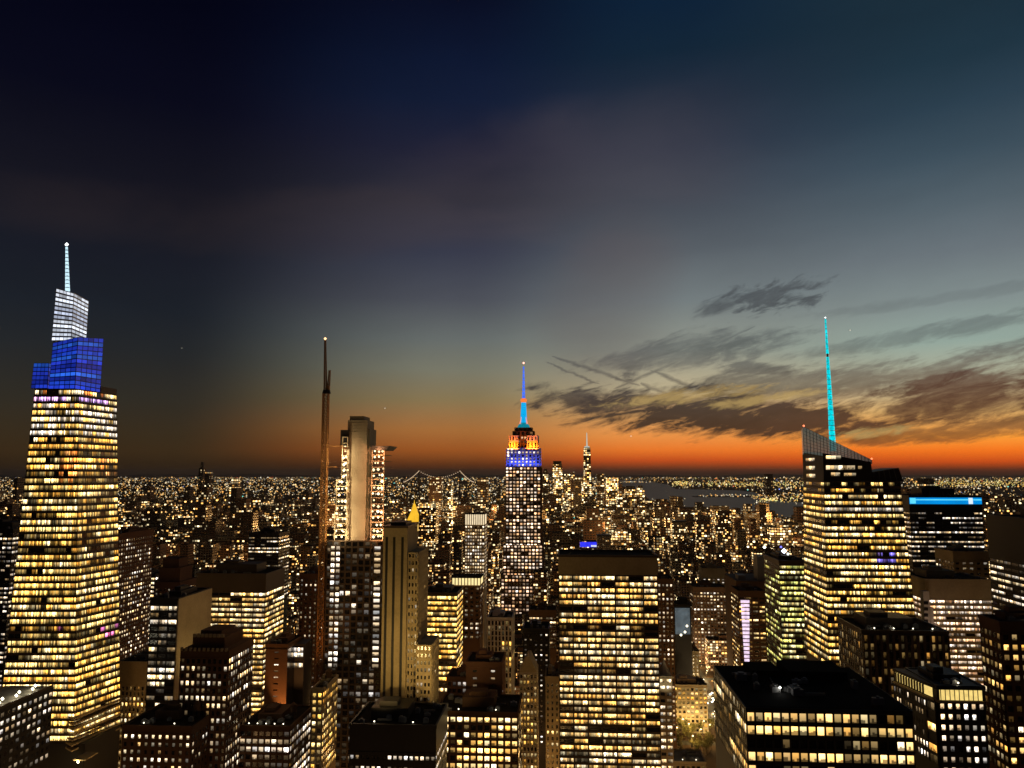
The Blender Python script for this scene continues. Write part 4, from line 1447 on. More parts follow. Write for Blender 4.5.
# grey tower: bright top storey; cornice block: glowing band
for nm_, pl, pr, yt, yb, D_, col, k in (('crown_lit_tower', 465, 484.5, 514, 524.6, 1000.0, (1.0, 0.80, 0.5), 0.95), ('cornice_block', 452, 480.5, 577.5, 585, 820.0, (1.0, 0.80, 0.36), 1.1)):
    o = byname[nm_]
    a, b = at(pl, yt, D_), at(pr, yt, D_)
    z0 = at(pl, yb, D_).z
    gm = glow_mat('lit_crown_' + nm_, col, k, vary=0.4, scale=0.25)
    mb = MB(); mb.box(a.x + .3, b.x - .3, D_ + .4, D_ + 28, z0, a.z - .6); add_part(o, 'lit_crown_storey', mb, gm)
    mb = MB()
    n = 9
    for i in range(n + 1):
        x = a.x + (b.x - a.x) * i / n
        mb.box(x - .45, x + .45, D_ - .2, D_ + .38, z0, a.z)
    add_part(o, 'pillar_frame', mb, M['limestone'])
    mb = MB(); mb.box(a.x - .5, b.x + .5, D_ - .4, D_ + 29, a.z - .5, a.z + .7); add_part(o, 'roof', mb, M['roof'])
# stepped brown tower crown
o = byname['setback_tower']
D = 430.0
a, b = at(181, 650, D), at(229, 650, D)
c, d = at(190, 637, D), at(224, 637, D)
zt = a.z
mb = MB(); mb.box(a.x + 5, b.x - 4, D + 3, D + 28, zt, zt + 6.5); mb.box(a.x + 8, b.x - 7, D + 6, D + 24, zt + 6.5, zt + 9.5); add_part(o, 'crown_tier', mb, M['brick'])
mb = MB()
for k in range(8):
    x = a.x + 5 + (b.x - a.x - 9) * (k + .1) / 8
    mb.box(x, x + 1.6, D + 2.4, D + 3.6, zt + 6.4, zt + 8.2)
for k in range(11):
    x = a.x - .3 + (b.x - a.x + .6) * (k + .1) / 11
    mb.box(x, x + 1.2, D - .7, D + .4, zt - .4, zt + 1.4)
add_part(o, 'crenellation_trim', mb, M['tan'])
mb = MB(); mb.box(a.x + .3, b.x - .3, D + .5, D + 33.5, zt - .2, zt + .2); add_part(o, 'roof', mb, M['roof'])
# brown crowned tower
o = byname['brown_crown_tower']
D = 800.0
a, b = at(155, 582, D), at(180, 582, D)
mb = MB(); mb.box(a.x + 2, b.x - 2, D + 3, D + 30, a.z, at(155, 568, D).z); mb.box(a.x + 4, b.x - 5, D + 6, D + 26, at(155, 568, D).z - .1, at(155, 559, D).z); add_part(o, 'crown_tier', mb, M['redbrick'])
# blank wall side of the office
o = byname['blank_wall_office']
D = 490.0
a, b = at(151, 600, D), at(178, 600, D)
mb = MB(); mb.box(b.x + .02, b.x + .8, D - .4, D + 46.4, 20, b.z + .6); add_part(o, 'side_wall', mb, M['tan'], label='plain beige blank side wall')
q = at(186, 690, D)
spot((b.x + 24, D + 5, b.z - 60), (b.x, D + 25, b.z - 14), 22000, 95, (1.0, 0.72, 0.28), 0.9)
# blind tower tall billboard on its flank
o = byname['blind_brown_tower']
D = 520.0
b = at(288, 646, D)
q0, q1 = at(291, 668, D + 12), at(303, 647.5, D + 12)
tmp = Thing.__new__(Thing); tmp.loc = o.location; tmp.o = o; tmp.win = []; tmp.rng = random.Random(8)
grid = MB()
facade(tmp, grid, V(q0.x, D + 12.9, q0.z), V(q1.x, D + 12.9, q0.z), V(q1.x, D + 12.9, q1.z), V(q0.x, D + 12.9, q1.z), 2, 4, .94, .8, 1.0, 'white', .9, .02, .2, 3, 1.5)
tmp.part('facade_cladding', grid, M['black'])
tmp.finish()
mb = MB(); mb.box(b.x + .05, q1.x + .5, D + 13, D + 30, 0, q1.z + 2); add_part(o, 'rear_wing', mb, M['black'])
# gothic gable
o = byname['gothic_building']
D = 560.0
a, b = at(519.5, 672, D), at(537, 672, D)
mid = (a.x + b.x) / 2
mb = MB(); mb.prism([(a.x, a.z), (b.x, a.z), (mid + 1, at(528, 657, D).z), (mid - 1, at(528, 657, D).z)], D - .3, D + 21); add_part(o, 'gable_roof', mb, M['tan'])
mb = MB(); mb.tube((mid, D + 1, at(528, 658, D).z), (mid, D + 1, at(528, 652, D).z), .8, .1, 6)
add_part(o, 'pinnacle', mb, M['limestone'])
for x in (a.x + .5, b.x - .5):
    mb = MB(); mb.tube((x, D + .5, a.z), (x, D + .5, a.z + 5), .7, .1, 6)
    add_part(o, 'pinnacle', mb, M['limestone'])
# pale pointed tower
o = byname['pale_point_tower']
D = 540.0
a, b = at(659, 676, D), at(672, 676, D)
mid = (a.x + b.x) / 2
mb = MB(); mb.tube((mid, D + 8, a.z - .2), (mid, D + 8, a.z + 9), 4.2, .2, 8); add_part(o, 'pointed_roof', mb, M['white'])
spot((mid, D - 12, a.z - 10), (mid, D, a.z), 3000, 90, (1, .85, .5))
# violet panels
o = byname['violet_strip_tower']
D = 800.0
a, b = at(740.5, 600, D), at(749, 600, D)
vm = glow_mat('violet_led', (1.0, 0.76, 1.0), 1.0, vary=0.8, scale=0.25)
for k in range(16):
    y0_, y1_ = 600 + k * 3.9, 600 + k * 3.9 + 2.7
    mb = MB(); mb.box(a.x + k * .12, b.x - k * .12, D - 1.4, D - .6, at(740, y1_, D).z, at(740, y0_, D).z); add_part(o, 'light_panel', mb, vm)
# red sign on the park tower
o = byname['park_beige_tower']
D = 960.0
a, b = at(680.5, 667, D), at(684, 653, D)
mb = MB(); mb.box(a.x, b.x, D - 1.2, D - .5, a.z, b.z); add_part(o, 'red_sign_panel', mb, glow_mat('red_led', (1.0, 0.07, 0.03), 0.8, vary=0.6, scale=0.3))
# striped cap: white stair turret beside the pink office
D = 556.0
th = Thing('white_stair_turret', 'white stepped turret at the corner of the pink lit office', 'tower', (at(926, 640, D).x, D + 3, 0))
mb = MB()
for k, (xl, xr_, yt) in enumerate(((919, 925, 590), (925.2, 929, 606), (929.2, 932.5, 622))):
    a, b = at(xl, yt, D), at(xr_, yt, D)
    mb.box(a.x, b.x, D - 6, D - 1, 0, a.z)
th.part('wall', mb, M['white'])
mb = MB()
for k in range(14):
    a, b = at(919.6, 600 + k * 6, D), at(924, 603 + k * 6, D)
    mb.box(a.x, b.x, D - 6.3, D - 6.02, b.z, a.z)
th.part('opening_grille', mb, M['black'])
q = at(926, 640, D)
spot((q.x - 2, D - 25, q.z - 10), (q.x, D - 6, q.z + 15), 9000, 80, (1, .72, .6), .9)

def clutter(nm_, pl, pr, yt, D_, dep, n, lamps=0, seed=1):
    o = byname[nm_]
    r = random.Random(seed)
    a, b = at(pl, yt, D_), at(pr, yt, D_)
    z = (a.z + b.z) / 2 + .25
    for k in range(n):
        x, y = r.uniform(a.x + 2, b.x - 5), D_ + r.uniform(2, dep - 6)
        w, d, h = r.uniform(1.5, 4), r.uniform(1.5, 3.5), r.uniform(1.2, 2.6)
        mb = MB(); mb.box(x, x + w, y, y + d, z, z + h); mb.tube((x + w / 2, y + d / 2, z + h), (x + w / 2, y + d / 2, z + h + .5), min(w, d) * .35, None, 10)
        add_part(o, 'cooling_unit', mb, M['grey'])
    for k in range(2):
        x, y = r.uniform(a.x + 2, b.x - 10), D_ + r.uniform(3, dep - 4)
        mb = MB(); mb.box(x, x + r.uniform(5, 9), y, y + .9, z + .5, z + 1.3); add_part(o, 'duct', mb, M['roofpale'])
    for k in range(lamps):
        x = a.x + 2 + (b.x - a.x - 4) * (k + .5) / lamps
        mb = MB(); mb.tube((x, D_ + 1.5, z), (x, D_ + 1.5, z + 1.4), .1, None, 5); add_part(o, 'lamp_post', mb, M['grey'])
        mb = MB(); mb.octa((x, D_ + 1.5, z + 1.7), .42, (4, 3.6, 2.6, 1)); add_part(o, 'roof_lamp', mb, M['lamp'], 'glow')
        point((x, D_ + 2.4, z + 2.2), 60, (1, .85, .55), .2)
clutter('flat_roof_office', 748, 908, 709, 270, 50, 12, 0, 12)
clutter('terrace_office', 240, 290, 728, 450, 40, 4, 5, 1)
clutter('base_roof_block', 350, 436, 727, 385, 36, 6, 2, 2)
clutter('bright_grid_block', 436, 518, 714, 440, 34, 6, 2, 3)
clutter('brick_apartment', 123, 192, 728, 410, 38, 4, 2, 4)
clutter('low_roof_block', 660, 706, 763, 620, 26, 6, 3, 5)
clutter('corner_window_office', 937, 984, 689, 330, 28, 4, 1, 6)
clutter('bronze_fin_office', 862, 948, 633, 420, 36, 5, 4, 7)
clutter('shadowed_tower', 1000, 1080, 625, 340, 16, 3, 1, 8)
clutter('ribbon_office_tower', 197, 266, 575, 620, 42, 4, 0, 9)
# lit roof terrace bottom corner
D = 400.0
o = byname['roof_terrace_block']
b = at(-6, 711, D)
for k in range(6):
    x, y = b.x - 2 - (k % 2) * 3, D + 6 + k * 6.5
    mb = MB(); mb.tube((x, y, b.z), (x, y, b.z + 2.2), .1, None, 5); add_part(o, 'lamp_post', mb, M['grey'])
    mb = MB(); mb.octa((x, y, b.z + 2.5), 1.0, (5, 4.6, 3.4, 1)); add_part(o, 'terrace_lamp', mb, M['lamp'], 'glow')
    point((x - .4, y - 1.2, b.z + 3.2), 700, (1, .9, .62), .3)
mb = MB(); mb.box(b.x - 25, b.x - .2, D + .3, D + 46, b.z, b.z + .3); add_part(o, 'roof', mb, M['roofpale'])
mb = MB(); mb.box(b.x - .4, b.x + .3, D, D + 46.5, b.z - .2, b.z + 1.1); mb.box(b.x - 25, b.x - .45, D - .3, D + .3, b.z - .2, b.z + 1.1); add_part(o, 'parapet_trim', mb, M['bronze'])

# floodlight on a roof with its beam falling on a dark wall
D = 860.0
th = Thing('floodlit_roof_block', 'dark low roofed block washed by one cool white floodlight beside the green lit office', 'building', (at(750, 590, D).x, D + 15, 0))
a, b = at(736, 581, D), at(767, 581, D)
mb = MB(); mb.box(a.x, b.x, D, D + 60, 0, a.z); th.part('wall', mb, M['brick'])
mb = MB(); mb.box(a.x + .3, b.x - .3, D + .3, D + 60, a.z, a.z + .4); th.part('roof', mb, M['roofpale'])
mb = MB(); mb.box(b.x - 9, b.x, D + 2, D + 20, a.z + .4, at(766, 556, D).z); mb.box(a.x + 4, a.x + 12, D + 8, D + 22, a.z + .4, a.z + 5); th.part('penthouse', mb, M['grey'])
c = at(764, 547, D)
mb = MB(); mb.tube((c.x, D - 2, c.z - 6), (c.x, D - 2, c.z), .4, None, 6); mb.tube((c.x, D - 2, c.z - 5), (c.x, D + 4, c.z - 5), .3, None, 5); th.part('lamp_post', mb, M['grey'])
mb = MB(); mb.octa((c.x, D - 2, c.z), 1.9, (3.4, 3.5, 3.2, 1)); th.part('flood_lamp', mb, M['lamp'], None, 'glow')
spot((c.x, D - 3, c.z), (a.x + 4, D + 30, a.z), 40000, 60, (0.8, 0.95, 1.0), .8)
TAKEN.append((a.x - 2, b.x + 2, D - 4, D + 44))
# bright ball lamps beside
D = 880.0
o = byname['green_lit_office']
a = at(785, 551, 640)
for k, (px, py, r_, col) in enumerate(((784, 551, 2.2, (2.6, 2.8, 3.4, 1)), (781, 547, 1.0, (0.4, 0.4, 2.4, 1)), (788, 554, 1.2, (2.2, 2.3, 2.2, 1)))):
    q = at(px, py, 640)
    mb = MB(); mb.octa(q, r_, col); add_part(o, 'roof_lamp', mb, M['lamp'], 'glow')
    mb = MB(); mb.tube(q, (q.x, q.y, at(785, 562, 640).z), .3, None, 5); add_part(o, 'lamp_post', mb, M['grey'])
# pale blue screen building
D = 940.0
th = Thing('blue_screen_building', 'small building covered by a tall pale blue glowing screen beyond the broad office slab', 'building', (at(682, 640, D).x, D + 12, 0))
a, b = at(674, 606, D), at(691, 606, D)
mb = MB(); mb.box(a.x, b.x, D, D + 24, 0, a.z); th.part('wall', mb, M['black'])
mb = MB(); q0, q1 = at(675.5, 634, D), at(689.5, 608, D); mb.box(q0.x, q1.x, D - 1, D - .2, q0.z, q1.z)
th.part('screen', mb, glow_mat('pale_screen', (0.07, 0.095, 0.11), 1.0, vary=0.9, scale=0.16))
mb = MB(); mb.box(a.x - 1, b.x + 1, D - 1, D + 25, a.z, a.z + 2.5); mb.box(a.x + 6, b.x - 3, D + 5, D + 18, a.z + 2.5, a.z + 8); th.part('roof', mb, M['roof'])
mb = MB()
for px, py in ((685, 632), (687, 626), (681, 635)):
    q = at(px, py, D - 2); mb.octa(q, 1.6, (3, 2.7, 1.9, 1))
th.part('lamp_glow', mb, M['lamp'], None, 'glow')
TAKEN.append((a.x - 2, b.x + 2, D - 4, D + 28))
# gold pyramid tower
D = 2000.0
th = Thing('gold_roof_tower', 'distant tower with a glowing gold pyramid roof beyond the tan striped tower', 'tower', (at(413, 530, D).x, D + 15, 0))
a, b = at(407, 522, D), at(419, 522, D)
mid = (a.x + b.x) / 2
mb = MB(); mb.box(a.x, b.x, D, D + 30, 0, a.z); th.part('wall', mb, M['limestone'])
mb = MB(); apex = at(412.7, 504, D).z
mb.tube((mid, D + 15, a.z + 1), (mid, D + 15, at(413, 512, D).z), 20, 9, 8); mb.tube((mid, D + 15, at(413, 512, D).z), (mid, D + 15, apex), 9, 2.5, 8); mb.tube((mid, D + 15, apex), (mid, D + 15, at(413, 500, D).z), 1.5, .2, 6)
th.part('pyramid_roof', mb, glow_mat('gilded_roof_glow', (1.0, 0.56, 0.03), 0.95, base=(.5, .3, .05), vary=0.3, scale=0.06))  # roof's glow put into its material, with no lamp shining on it
mb = MB()
for k in range(5):
    q = a.x + (b.x - a.x) * (k + .5) / 5
    mb.box(q - 2, q + 2, D - .8, D - .2, at(413, 531, D).z, at(413, 523.5, D).z)
th.part('lit_arcade_frame', mb, glow_mat('lit_arcade', (1.0, 0.62, 0.14), 0.8))
TAKEN.append((a.x - 2, b.x + 2, D - 4, D + 34))

# ------------------------------------------------------------------ evening haze
mb = MB(); mb.box(-62000, 62000, -600, 62000, -1, 470)
hz = bpy.data.materials.new('haze')
hz.use_nodes = True
t = hz.node_tree
t.nodes.clear()
pv = t.nodes.new('ShaderNodeVolumePrincipled')
pv.inputs['Color'].default_value = (0.85, 0.8, 0.75, 1)
pv.inputs['Density'].default_value = 1.2e-5
pv.inputs['Anisotropy'].default_value = 0.3
mo = t.nodes.new('ShaderNodeOutputMaterial')
t.links.new(pv.outputs[0], mo.inputs['Volume'])
tag(link('haze', mb.mesh('haze', [hz])), 'thin evening haze over the city', 'haze', kind='stuff')
scene.cycles.volume_bounces = 0
#@@CITY
# ------------------------------------------------------------------ city blocks
def gbox(mb, x0, x1, y0, y1, z0, z1, cw, ch, blk, faces='flr', roofm=1):
    def q(p, n, w):
        a = p[0]
        uv = []
        U, H_ = w / cw, (z1 - z0) / ch
        for (uu, vv) in ((0, 0), (1, 0), (1, 1), (0, 1)):
            uv.append((uu * U + x0 * .013 % 7, vv * H_))
        mb.quad(p, 0, uv, blk)
    q([(x0, y0, z0), (x1, y0, z0), (x1, y0, z1), (x0, y0, z1)], 0, x1 - x0)
    q([(x1, y0, z0), (x1, y1, z0), (x1, y1, z1), (x1, y0, z1)], 0, y1 - y0)
    q([(x0, y1, z0), (x0, y0, z0), (x0, y0, z1), (x0, y1, z1)], 0, y1 - y0)
    q([(x1, y1, z0), (x0, y1, z0), (x0, y1, z1), (x1, y1, z1)], 0, x1 - x0)
    mb.quad([(x0, y0, z1), (x1, y0, z1), (x1, y1, z1), (x0, y1, z1)], roofm, None, blk)


def simple_tank(mb, x, y, z):
    mb.tube((x, y, z), (x, y, z + 3), 1.2, 1.2, 4, 1)
    mb.tube((x, y, z + 3), (x, y, z + 7), 2.0, 1.9, 8, 1)
    mb.tube((x, y, z + 7), (x, y, z + 8.6), 2.1, .1, 8, 1)


TAKEN += [(92, 188, 640, 822), (150, 182, 640, 1010)]
cr_ = random.Random(21)
cand = []


def px_of(x, y, z):
    v = ROT.transposed() @ (Vector((x, y, z)) - Vector((0, 0, CAM_Z)))
    return 512 + F * v.x / -v.z, 384 - F * v.y / -v.z


def free(x0, x1, y0, y1):
    for a, b, c, d in TAKEN:
        if x0 < b and x1 > a and y0 < d and y1 > c:
            return False
    return True


def add_lot(x0, x1, y0, y1, H_, kind):
    cx, cy = (x0 + x1) / 2, (y0 + y1) / 2
    pxc, pyt = px_of(cx, y0, H_)
    if pxc < -40 or pxc > 1070 or in_water(cx, cy) or not free(x0, x1, y0, y1):
        return
    w = (x1 - x0) / cy * F
    h = H_ / cy * F
    cand.append((w * min(h, 60), x0, x1, y0, y1, H_, kind, pxc, pyt))


y = 640.0
while y < 2700:
    for row in (0, 1):
        y0 = y + 9 + row * 32
        y1 = y0 + 29
        xlo, xhi = -0.78 * y - 60, 0.66 * y + 60
        x = xlo
        while x < xhi:
            w = cr_.uniform(16, 40)
            x0, x1 = x, x + w
            x += w + cr_.choice([0.6, 0.6, 1.5, 6])
            if any(abs((x0 + x1) / 2 - ax) < 15 + w / 2 for ax in AVENUES):
                continue
            # keep the roofs below the level at which the photograph's mid-distance ends
            px, _ = px_of((x0 + x1) / 2, y0, 50)
            lim = 640 if y0 < 800 else 606 if y0 < 1000 else 570 if y0 < 1400 else 545
            if 655 < px < 760 and y0 > 1300: lim -= 28
            if 410 < px < 500 and y0 > 1000: lim -= 14
            hmax = CAM_Z - (lim - 473) / F * y0
            if 640 < px < 722 and y0 < 1000: hmax = min(hmax, 30)
            H_ = min(max(14, cr_.lognormvariate(3.75, 0.5)), hmax)
            if cr_.random() < 0.10:
                H_ = min(H_ * 1.9, hmax)
            if H_ < 8: H_ = 10
            add_lot(x0, x1, y0, y1 - cr_.uniform(0, 5), H_, 'mid')
    y += 80.0
while y < 6500:
    step = 80 + (y - 2700) * 0.02
    x = -0.78 * y
    while x < 0.66 * y:
        w = cr_.uniform(28, 75)
        px, _ = px_of(x, y, 30)
        H_ = max(10, cr_.lognormvariate(3.2, 0.55))
        tall = 0.05
        if 640 < px < 760 and y < 4200: tall = 0.3
        if 530 < px < 640 and 4600 < y < 6300: tall = 0.5
        if px < 330 and y > 5000: tall = 0.10
        if cr_.random() < tall:
            H_ *= cr_.uniform(1.8, 3.6)
        lim = 478 if y > 4500 else 488 if y > 3500 else 505
        H_ = min(H_, CAM_Z - (lim - 473) / F * y)
        add_lot(x, x + w, y, y + step * 0.6, H_, 'far')
        x += w + cr_.uniform(2, 14)
    y += step
cand.sort(key=lambda c: -c[0])

PLACES = ((0, 125, 'behind the tallest faceted glass skyscraper'), (125, 320, 'between the glass skyscraper and the crane'), (320, 440, 'behind the unfinished tower and the striped tower'),
          (440, 560, 'around the foot of the art deco skyscraper'), (560, 660, 'above the roof of the broad office slab'), (660, 800, 'between the broad slab and the wedge topped skyscraper'),
          (800, 1100, 'behind the wedge topped and blue topped towers'))
stuffmb = MB()
lampmb = MB()


def cluster(x, y, px):
    k = 0.95 + 0.45 * math.sin(x / 170 + 1.3) * math.sin(y / 260 + .4) + 0.3 * math.sin(x / 71 + y / 95)
    if px < 330 and y < 3600:
        k *= 0.5
    return max(0.15, k)


def form(mb, c, r):
    _, x0, x1, y0, y1, H_, kind, pxc, pyt = c
    D_ = y0
    cw, ch = max(3.6, 2.7 * D_ / F), max(3.6, 2.5 * D_ / F)
    tone = r.choice([0.1, 0.45, 0.5, 0.55, 0.9])
    clus = cluster(x0, y0, pxc)
    fr = min(0.92, max(0.04, r.lognormvariate(-1.2, 0.8) * clus))
    br_ = r.uniform(0.6, 1.7)
    blk = (r.random(), fr, tone, br_)
    shape = 'flat'
    w, d = x1 - x0, y1 - y0
    if H_ > 45 and r.random() < 0.5:
        shape = 'stepped'
        h1 = H_ * r.uniform(0.55, 0.8)
        gbox(mb, x0, x1, y0, y1, 0, h1, cw, ch, blk)
        gbox(mb, x0 + w * .18, x1 - w * .18, y0 + d * .12, y1 - d * .12, h1, H_, cw, ch, blk)
    else:
        gbox(mb, x0, x1, y0, y1, 0, H_, cw, ch, blk)
        if D_ < 2700:
            a = r.uniform(.15, .5)
            gbox(mb, x0 + w * a, x0 + w * (a + .35), y0 + d * .3, y0 + d * .75, H_, H_ + r.uniform(2.5, 5), 900, 900, (0.3, 0.0, tone, 0))
            if r.random() < 0.35:
                shape = 'tank'
                simple_tank(mb, x0 + w * .8, y0 + d * .4, H_)
    return tone, shape, fr


n_ind = 0
for c in cand:
    r = cr_
    if n_ind < 290 and c[6] == 'mid' and -10 < c[7] < 1034 and c[8] < 768:
        mb = MB()
        tone, shape, fr = form(mb, c, r)
        place = next(t for a, b, t in PLACES if c[7] < b)
        tn = 'black' if tone < .3 else 'brown' if tone < .7 else 'beige'
        sn = {'flat': 'flat roofed', 'stepped': 'stepped', 'tank': 'water tank topped'}[shape]
        ln = 'dim' if fr < 0.2 else 'speckled' if fr < 0.4 else 'brightly lit'
        loc = ((c[1] + c[2]) / 2, (c[3] + c[4]) / 2, 0)
        o = link('city_building', mb.mesh('city_building', [M['block'], M['roof']], loc, 'block', True))
        o.location = loc
        tag(o, f'{ln} {tn} {sn} block {place}', 'building', f'{ln} {tn} {sn} blocks {place}')
        n_ind += 1
    else:
        form(stuffmb, c, r)
tag(link('distant_city', stuffmb.mesh('distant_city', [M['block'], M['roof']], (0, 0, 0), 'block', True)), 'mass of small distant city blocks speckled with lights', 'city', kind='stuff')

# lights of the far city: lamps on roofs, streets and walls
lr = random.Random(77)
WARM = [(1.0, .66, .26), (1.0, .80, .48), (1.0, .52, .13), (1.0, .90, .68), (1.0, .70, .32), (1.0, .45, .10)]
def lamp(x, y, z, spx, k, col=None):
    D_ = y
    c = col or lr.choice(WARM)
    lampmb.octa((x, y, z), spx * D_ / F * 0.5, (c[0] * k, c[1] * k, c[2] * k, 1))
n = 0
while n < 8500:
    px = lr.uniform(-15, 1040)
    t_ = lr.random()
    py = 477.6 + 49 * t_ ** 1.5
    g0 = ground(px, py)
    if g0.y > 45000 or in_water(g0.x, g0.y):
        continue
    z = lr.uniform(4, 34) if g0.y < 9000 else lr.uniform(2, 20)
    c = None
    q = lr.random()
    if q < 0.012: c = (1.0, 0.12, 0.05)
    elif q < 0.02: c = (0.2, 0.9, 0.8)
    elif q < 0.03: c = (0.25, 0.35, 1.0)
    lamp(g0.x, g0.y, z, lr.choice([0.6, 0.7, 0.8, 0.9, 1.0, 1.2, 1.5, 2.1]), lr.uniform(0.2, 1.0) ** 2.2 * 1.8, c)
    n += 1
# middle distance: lit signs, roofs and street corners among the blocks
for c in cand:
    if c[6] == 'mid' and c[3] > 900:
        for k in range(int(lr.choice([0, 1, 2, 3, 4]) * cluster(c[1], c[3], c[7]) + lr.random())):
            z = lr.uniform(0.3, 1.02) * c[5]
            lamp(lr.uniform(c[1], c[2]), c[3] - 1.2, z, lr.choice([0.7, 0.8, 1.0, 1.3, 2.0]), lr.uniform(0.2, 1.0) ** 2.0 * 1.8)
    elif c[6] == 'far':
        for k in range(int(lr.choice([0, 1, 1, 2]) * cluster(c[1], c[3], c[7]) + lr.random())):
            lamp(lr.uniform(c[1], c[2]), c[3] - 1.5, lr.uniform(0.2, 1.05) * c[5], lr.choice([0.8, 1.0, 1.3, 1.7]), lr.uniform(0.4, 1.6))
for ax in AVENUES + (-1235, -1515, 1285):
    y = 900.0
    while y < 7000:
        if not in_water(ax, y):
            for sx in (-11, 11):
                lamp(ax + sx, y + lr.uniform(-6, 6), 9, lr.uniform(.8, 1.4), lr.uniform(.5, 1.6), lr.choice(WARM[:3]))
        y += 22 + y * 0.012
# the golden far shore
def shore(x0, x1, y0, y1, n, k0, k1, cols):
    for i in range(n):
        px, py = lr.uniform(x0, x1), lr.triangular(y0, y1, (y0 + y1) / 2)
        g0 = ground(px, py)
        lamp(g0.x, g0.y, 10, lr.uniform(.6, 1.5), lr.uniform(k0, k1), lr.choice(cols))
gold = [(1.0, .66, .16), (1.0, .76, .3), (1.0, .58, .1), (.9, .85, .3)]
shore(672, 806, 481, 488, 320, .4, 1.4, gold)
shore(672, 690, 481, 486, 40, 1.0, 2.5, gold)
shore(915, 1030, 479, 488, 420, .4, 1.5, gold)
shore(612, 655, 481.5, 483, 45, .4, 1.2, WARM)
shore(697, 765, 494, 498, 55, .4, 1.5, WARM)
shore(752, 806, 492, 506, 150, .4, 1.6, WARM + gold)
shore(760, 778, 498, 503, 40, 1.0, 2.0, gold)
shore(120, 300, 478, 483, 170, .3, 1.0, WARM)
shore(-10, 700, 477.4, 480, 420, .1, .7, WARM)
shore(-10, 620, 480, 500, 1500, .3, 1.6, WARM)
shore(545, 640, 484, 506, 260, .6, 2.2, WARM)
shore(660, 1035, 477.6, 480, 200, .1, .7, gold)
tag(link('city_lights', lampmb.mesh('city_lights', [M['lamp']], (0, 0, 0), 'glow')), 'countless small lamps of the far city and shore', 'lights', kind='stuff')

# piers on the far shore
mb = MB()
for i in range(16):
    a = ground(697 + i * 4.3, 497.2)
    mb.box(a.x - 12, a.x + 12, a.y, a.y + 260, 0, 5)
tag(link('pier', mb.mesh('pier', [M['land']])), 'row of dark piers reaching into the river', 'piers', kind='stuff')

# ------------------------------------------------------------------ downtown towers, distant landmarks
def far_tower(name, label, pl, pr, yt, D_, fr, br_, tone, dep=45, top=None, cat='skyscraper', yb=512):
    a, b = at(pl, yt, D_), at(pr, yt, D_)
    loc = ((a.x + b.x) / 2, D_ + dep / 2, 0)
    th = Thing(name, label, cat, loc)
    mb = MB()
    cw, ch = 1.6 * D_ / F, 1.9 * D_ / F
    blk = (cr_.random(), fr, tone, br_ * 1.5)
    if top:
        h1 = a.z - top[0] * D_ / F
        gbox(mb, a.x, b.x, D_, D_ + dep, 0, h1, cw, ch, blk)
        th.part('wall', mb, [M['block'], M['roof']], None, 'block', True)
        mb = MB(); w = b.x - a.x; k = top[1]
        mb.box(a.x + w * k, b.x - w * k, D_ + dep * k, D_ + dep * (1 - k), h1, a.z)
        th.part('crown', mb, M['black'])
    else:
        gbox(mb, a.x, b.x, D_, D_ + dep, 0, a.z, cw, ch, blk)
        th.part('wall', mb, [M['block'], M['roof']], None, 'block', True)
    return th
far_tower('downtown_tower', 'bright cream downtown tower with dark reddish top beside the art deco skyscraper', 552.5, 562, 461, 5300, .95, 1.5, .9, 70, (3.5, .06))
far_tower('downtown_tower', 'slim grey downtown tower between the cream tower and the tallest downtown tower', 564, 570, 474, 5500, .7, 1.2, .9, 50)
far_tower('downtown_tower', 'dim brown downtown tower beside the tallest downtown tower', 570.5, 574.5, 472, 5400, .4, .9, .5, 50)
far_tower('downtown_tower', 'wide gold lit downtown block at the foot of the tallest downtown tower', 575, 583, 476.5, 5250, .95, 1.4, .9, 60)
far_tower('downtown_tower', 'bright yellow downtown block standing alone near the water', 606.5, 618, 478, 5300, 1.0, 1.9, .9, 80)
far_tower('downtown_tower', 'dark topped amber downtown block at the water edge', 625, 636, 486, 5000, .9, 1.0, .9, 70, (3.0, .1))
far_tower('downtown_tower', 'short grey downtown tower left of the yellow downtown block', 597, 604, 474, 5600, .5, .9, .4, 60)
far_tower('downtown_tower', 'dark downtown tower with two pale floors just right of the art deco skyscraper', 543, 548, 469, 5200, .5, 1.1, .3, 60, (2.0, .2))
far_tower('residential_tower', 'pale topped slim tower beyond the broad office slab', 672, 687, 521, 2300, .45, 1.0, .9, 40, (1.5, .0), 'tower')
far_tower('residential_tower', 'brown tower with flat lit top in front of the river', 715, 732, 511, 2250, .4, 1.1, .5, 40, None, 'tower')
far_tower('residential_tower', 'dark twin slab with pale vertical edges above the office slab roof', 597, 611, 535, 1500, .1, .6, .9, 30, (1.0, .0), 'tower')
far_tower('residential_tower', 'brown bulky block on the skyline beside the lit suspension bridge', 429, 441, 477, 4200, .35, .7, .5, 80, None, 'tower')
far_tower('residential_tower', 'brown office tower with pinkish lit floors behind the gold pyramid roof', 419, 436, 503, 1900, .75, .9, .5, 40, None, 'tower')
far_tower('residential_tower', 'slim white lit tower near the lit suspension bridge', 448, 452, 484, 3000, .9, 1.3, .9, 30, None, 'tower')
far_tower('residential_tower', 'very slim dark supertall tower alone on the distant skyline', 199, 203.5, 462, 8200, .15, .5, .1, 60, (6, .25), 'tower')
far_tower('residential_tower', 'dim low shoulder tower beside the very slim distant supertall tower', 205, 210, 472, 8000, .4, .9, .4, 60, None, 'tower')
far_tower('residential_tower', 'dark lone tower on the far shore across the river', 766, 773, 474, 9000, .12, .6, .2, 90, None, 'tower')
far_tower('residential_tower', 'white lit pier shed along the near river bank', 739, 752, 516, 4300, 1.0, 1.6, .9, 60, None, 'tower')
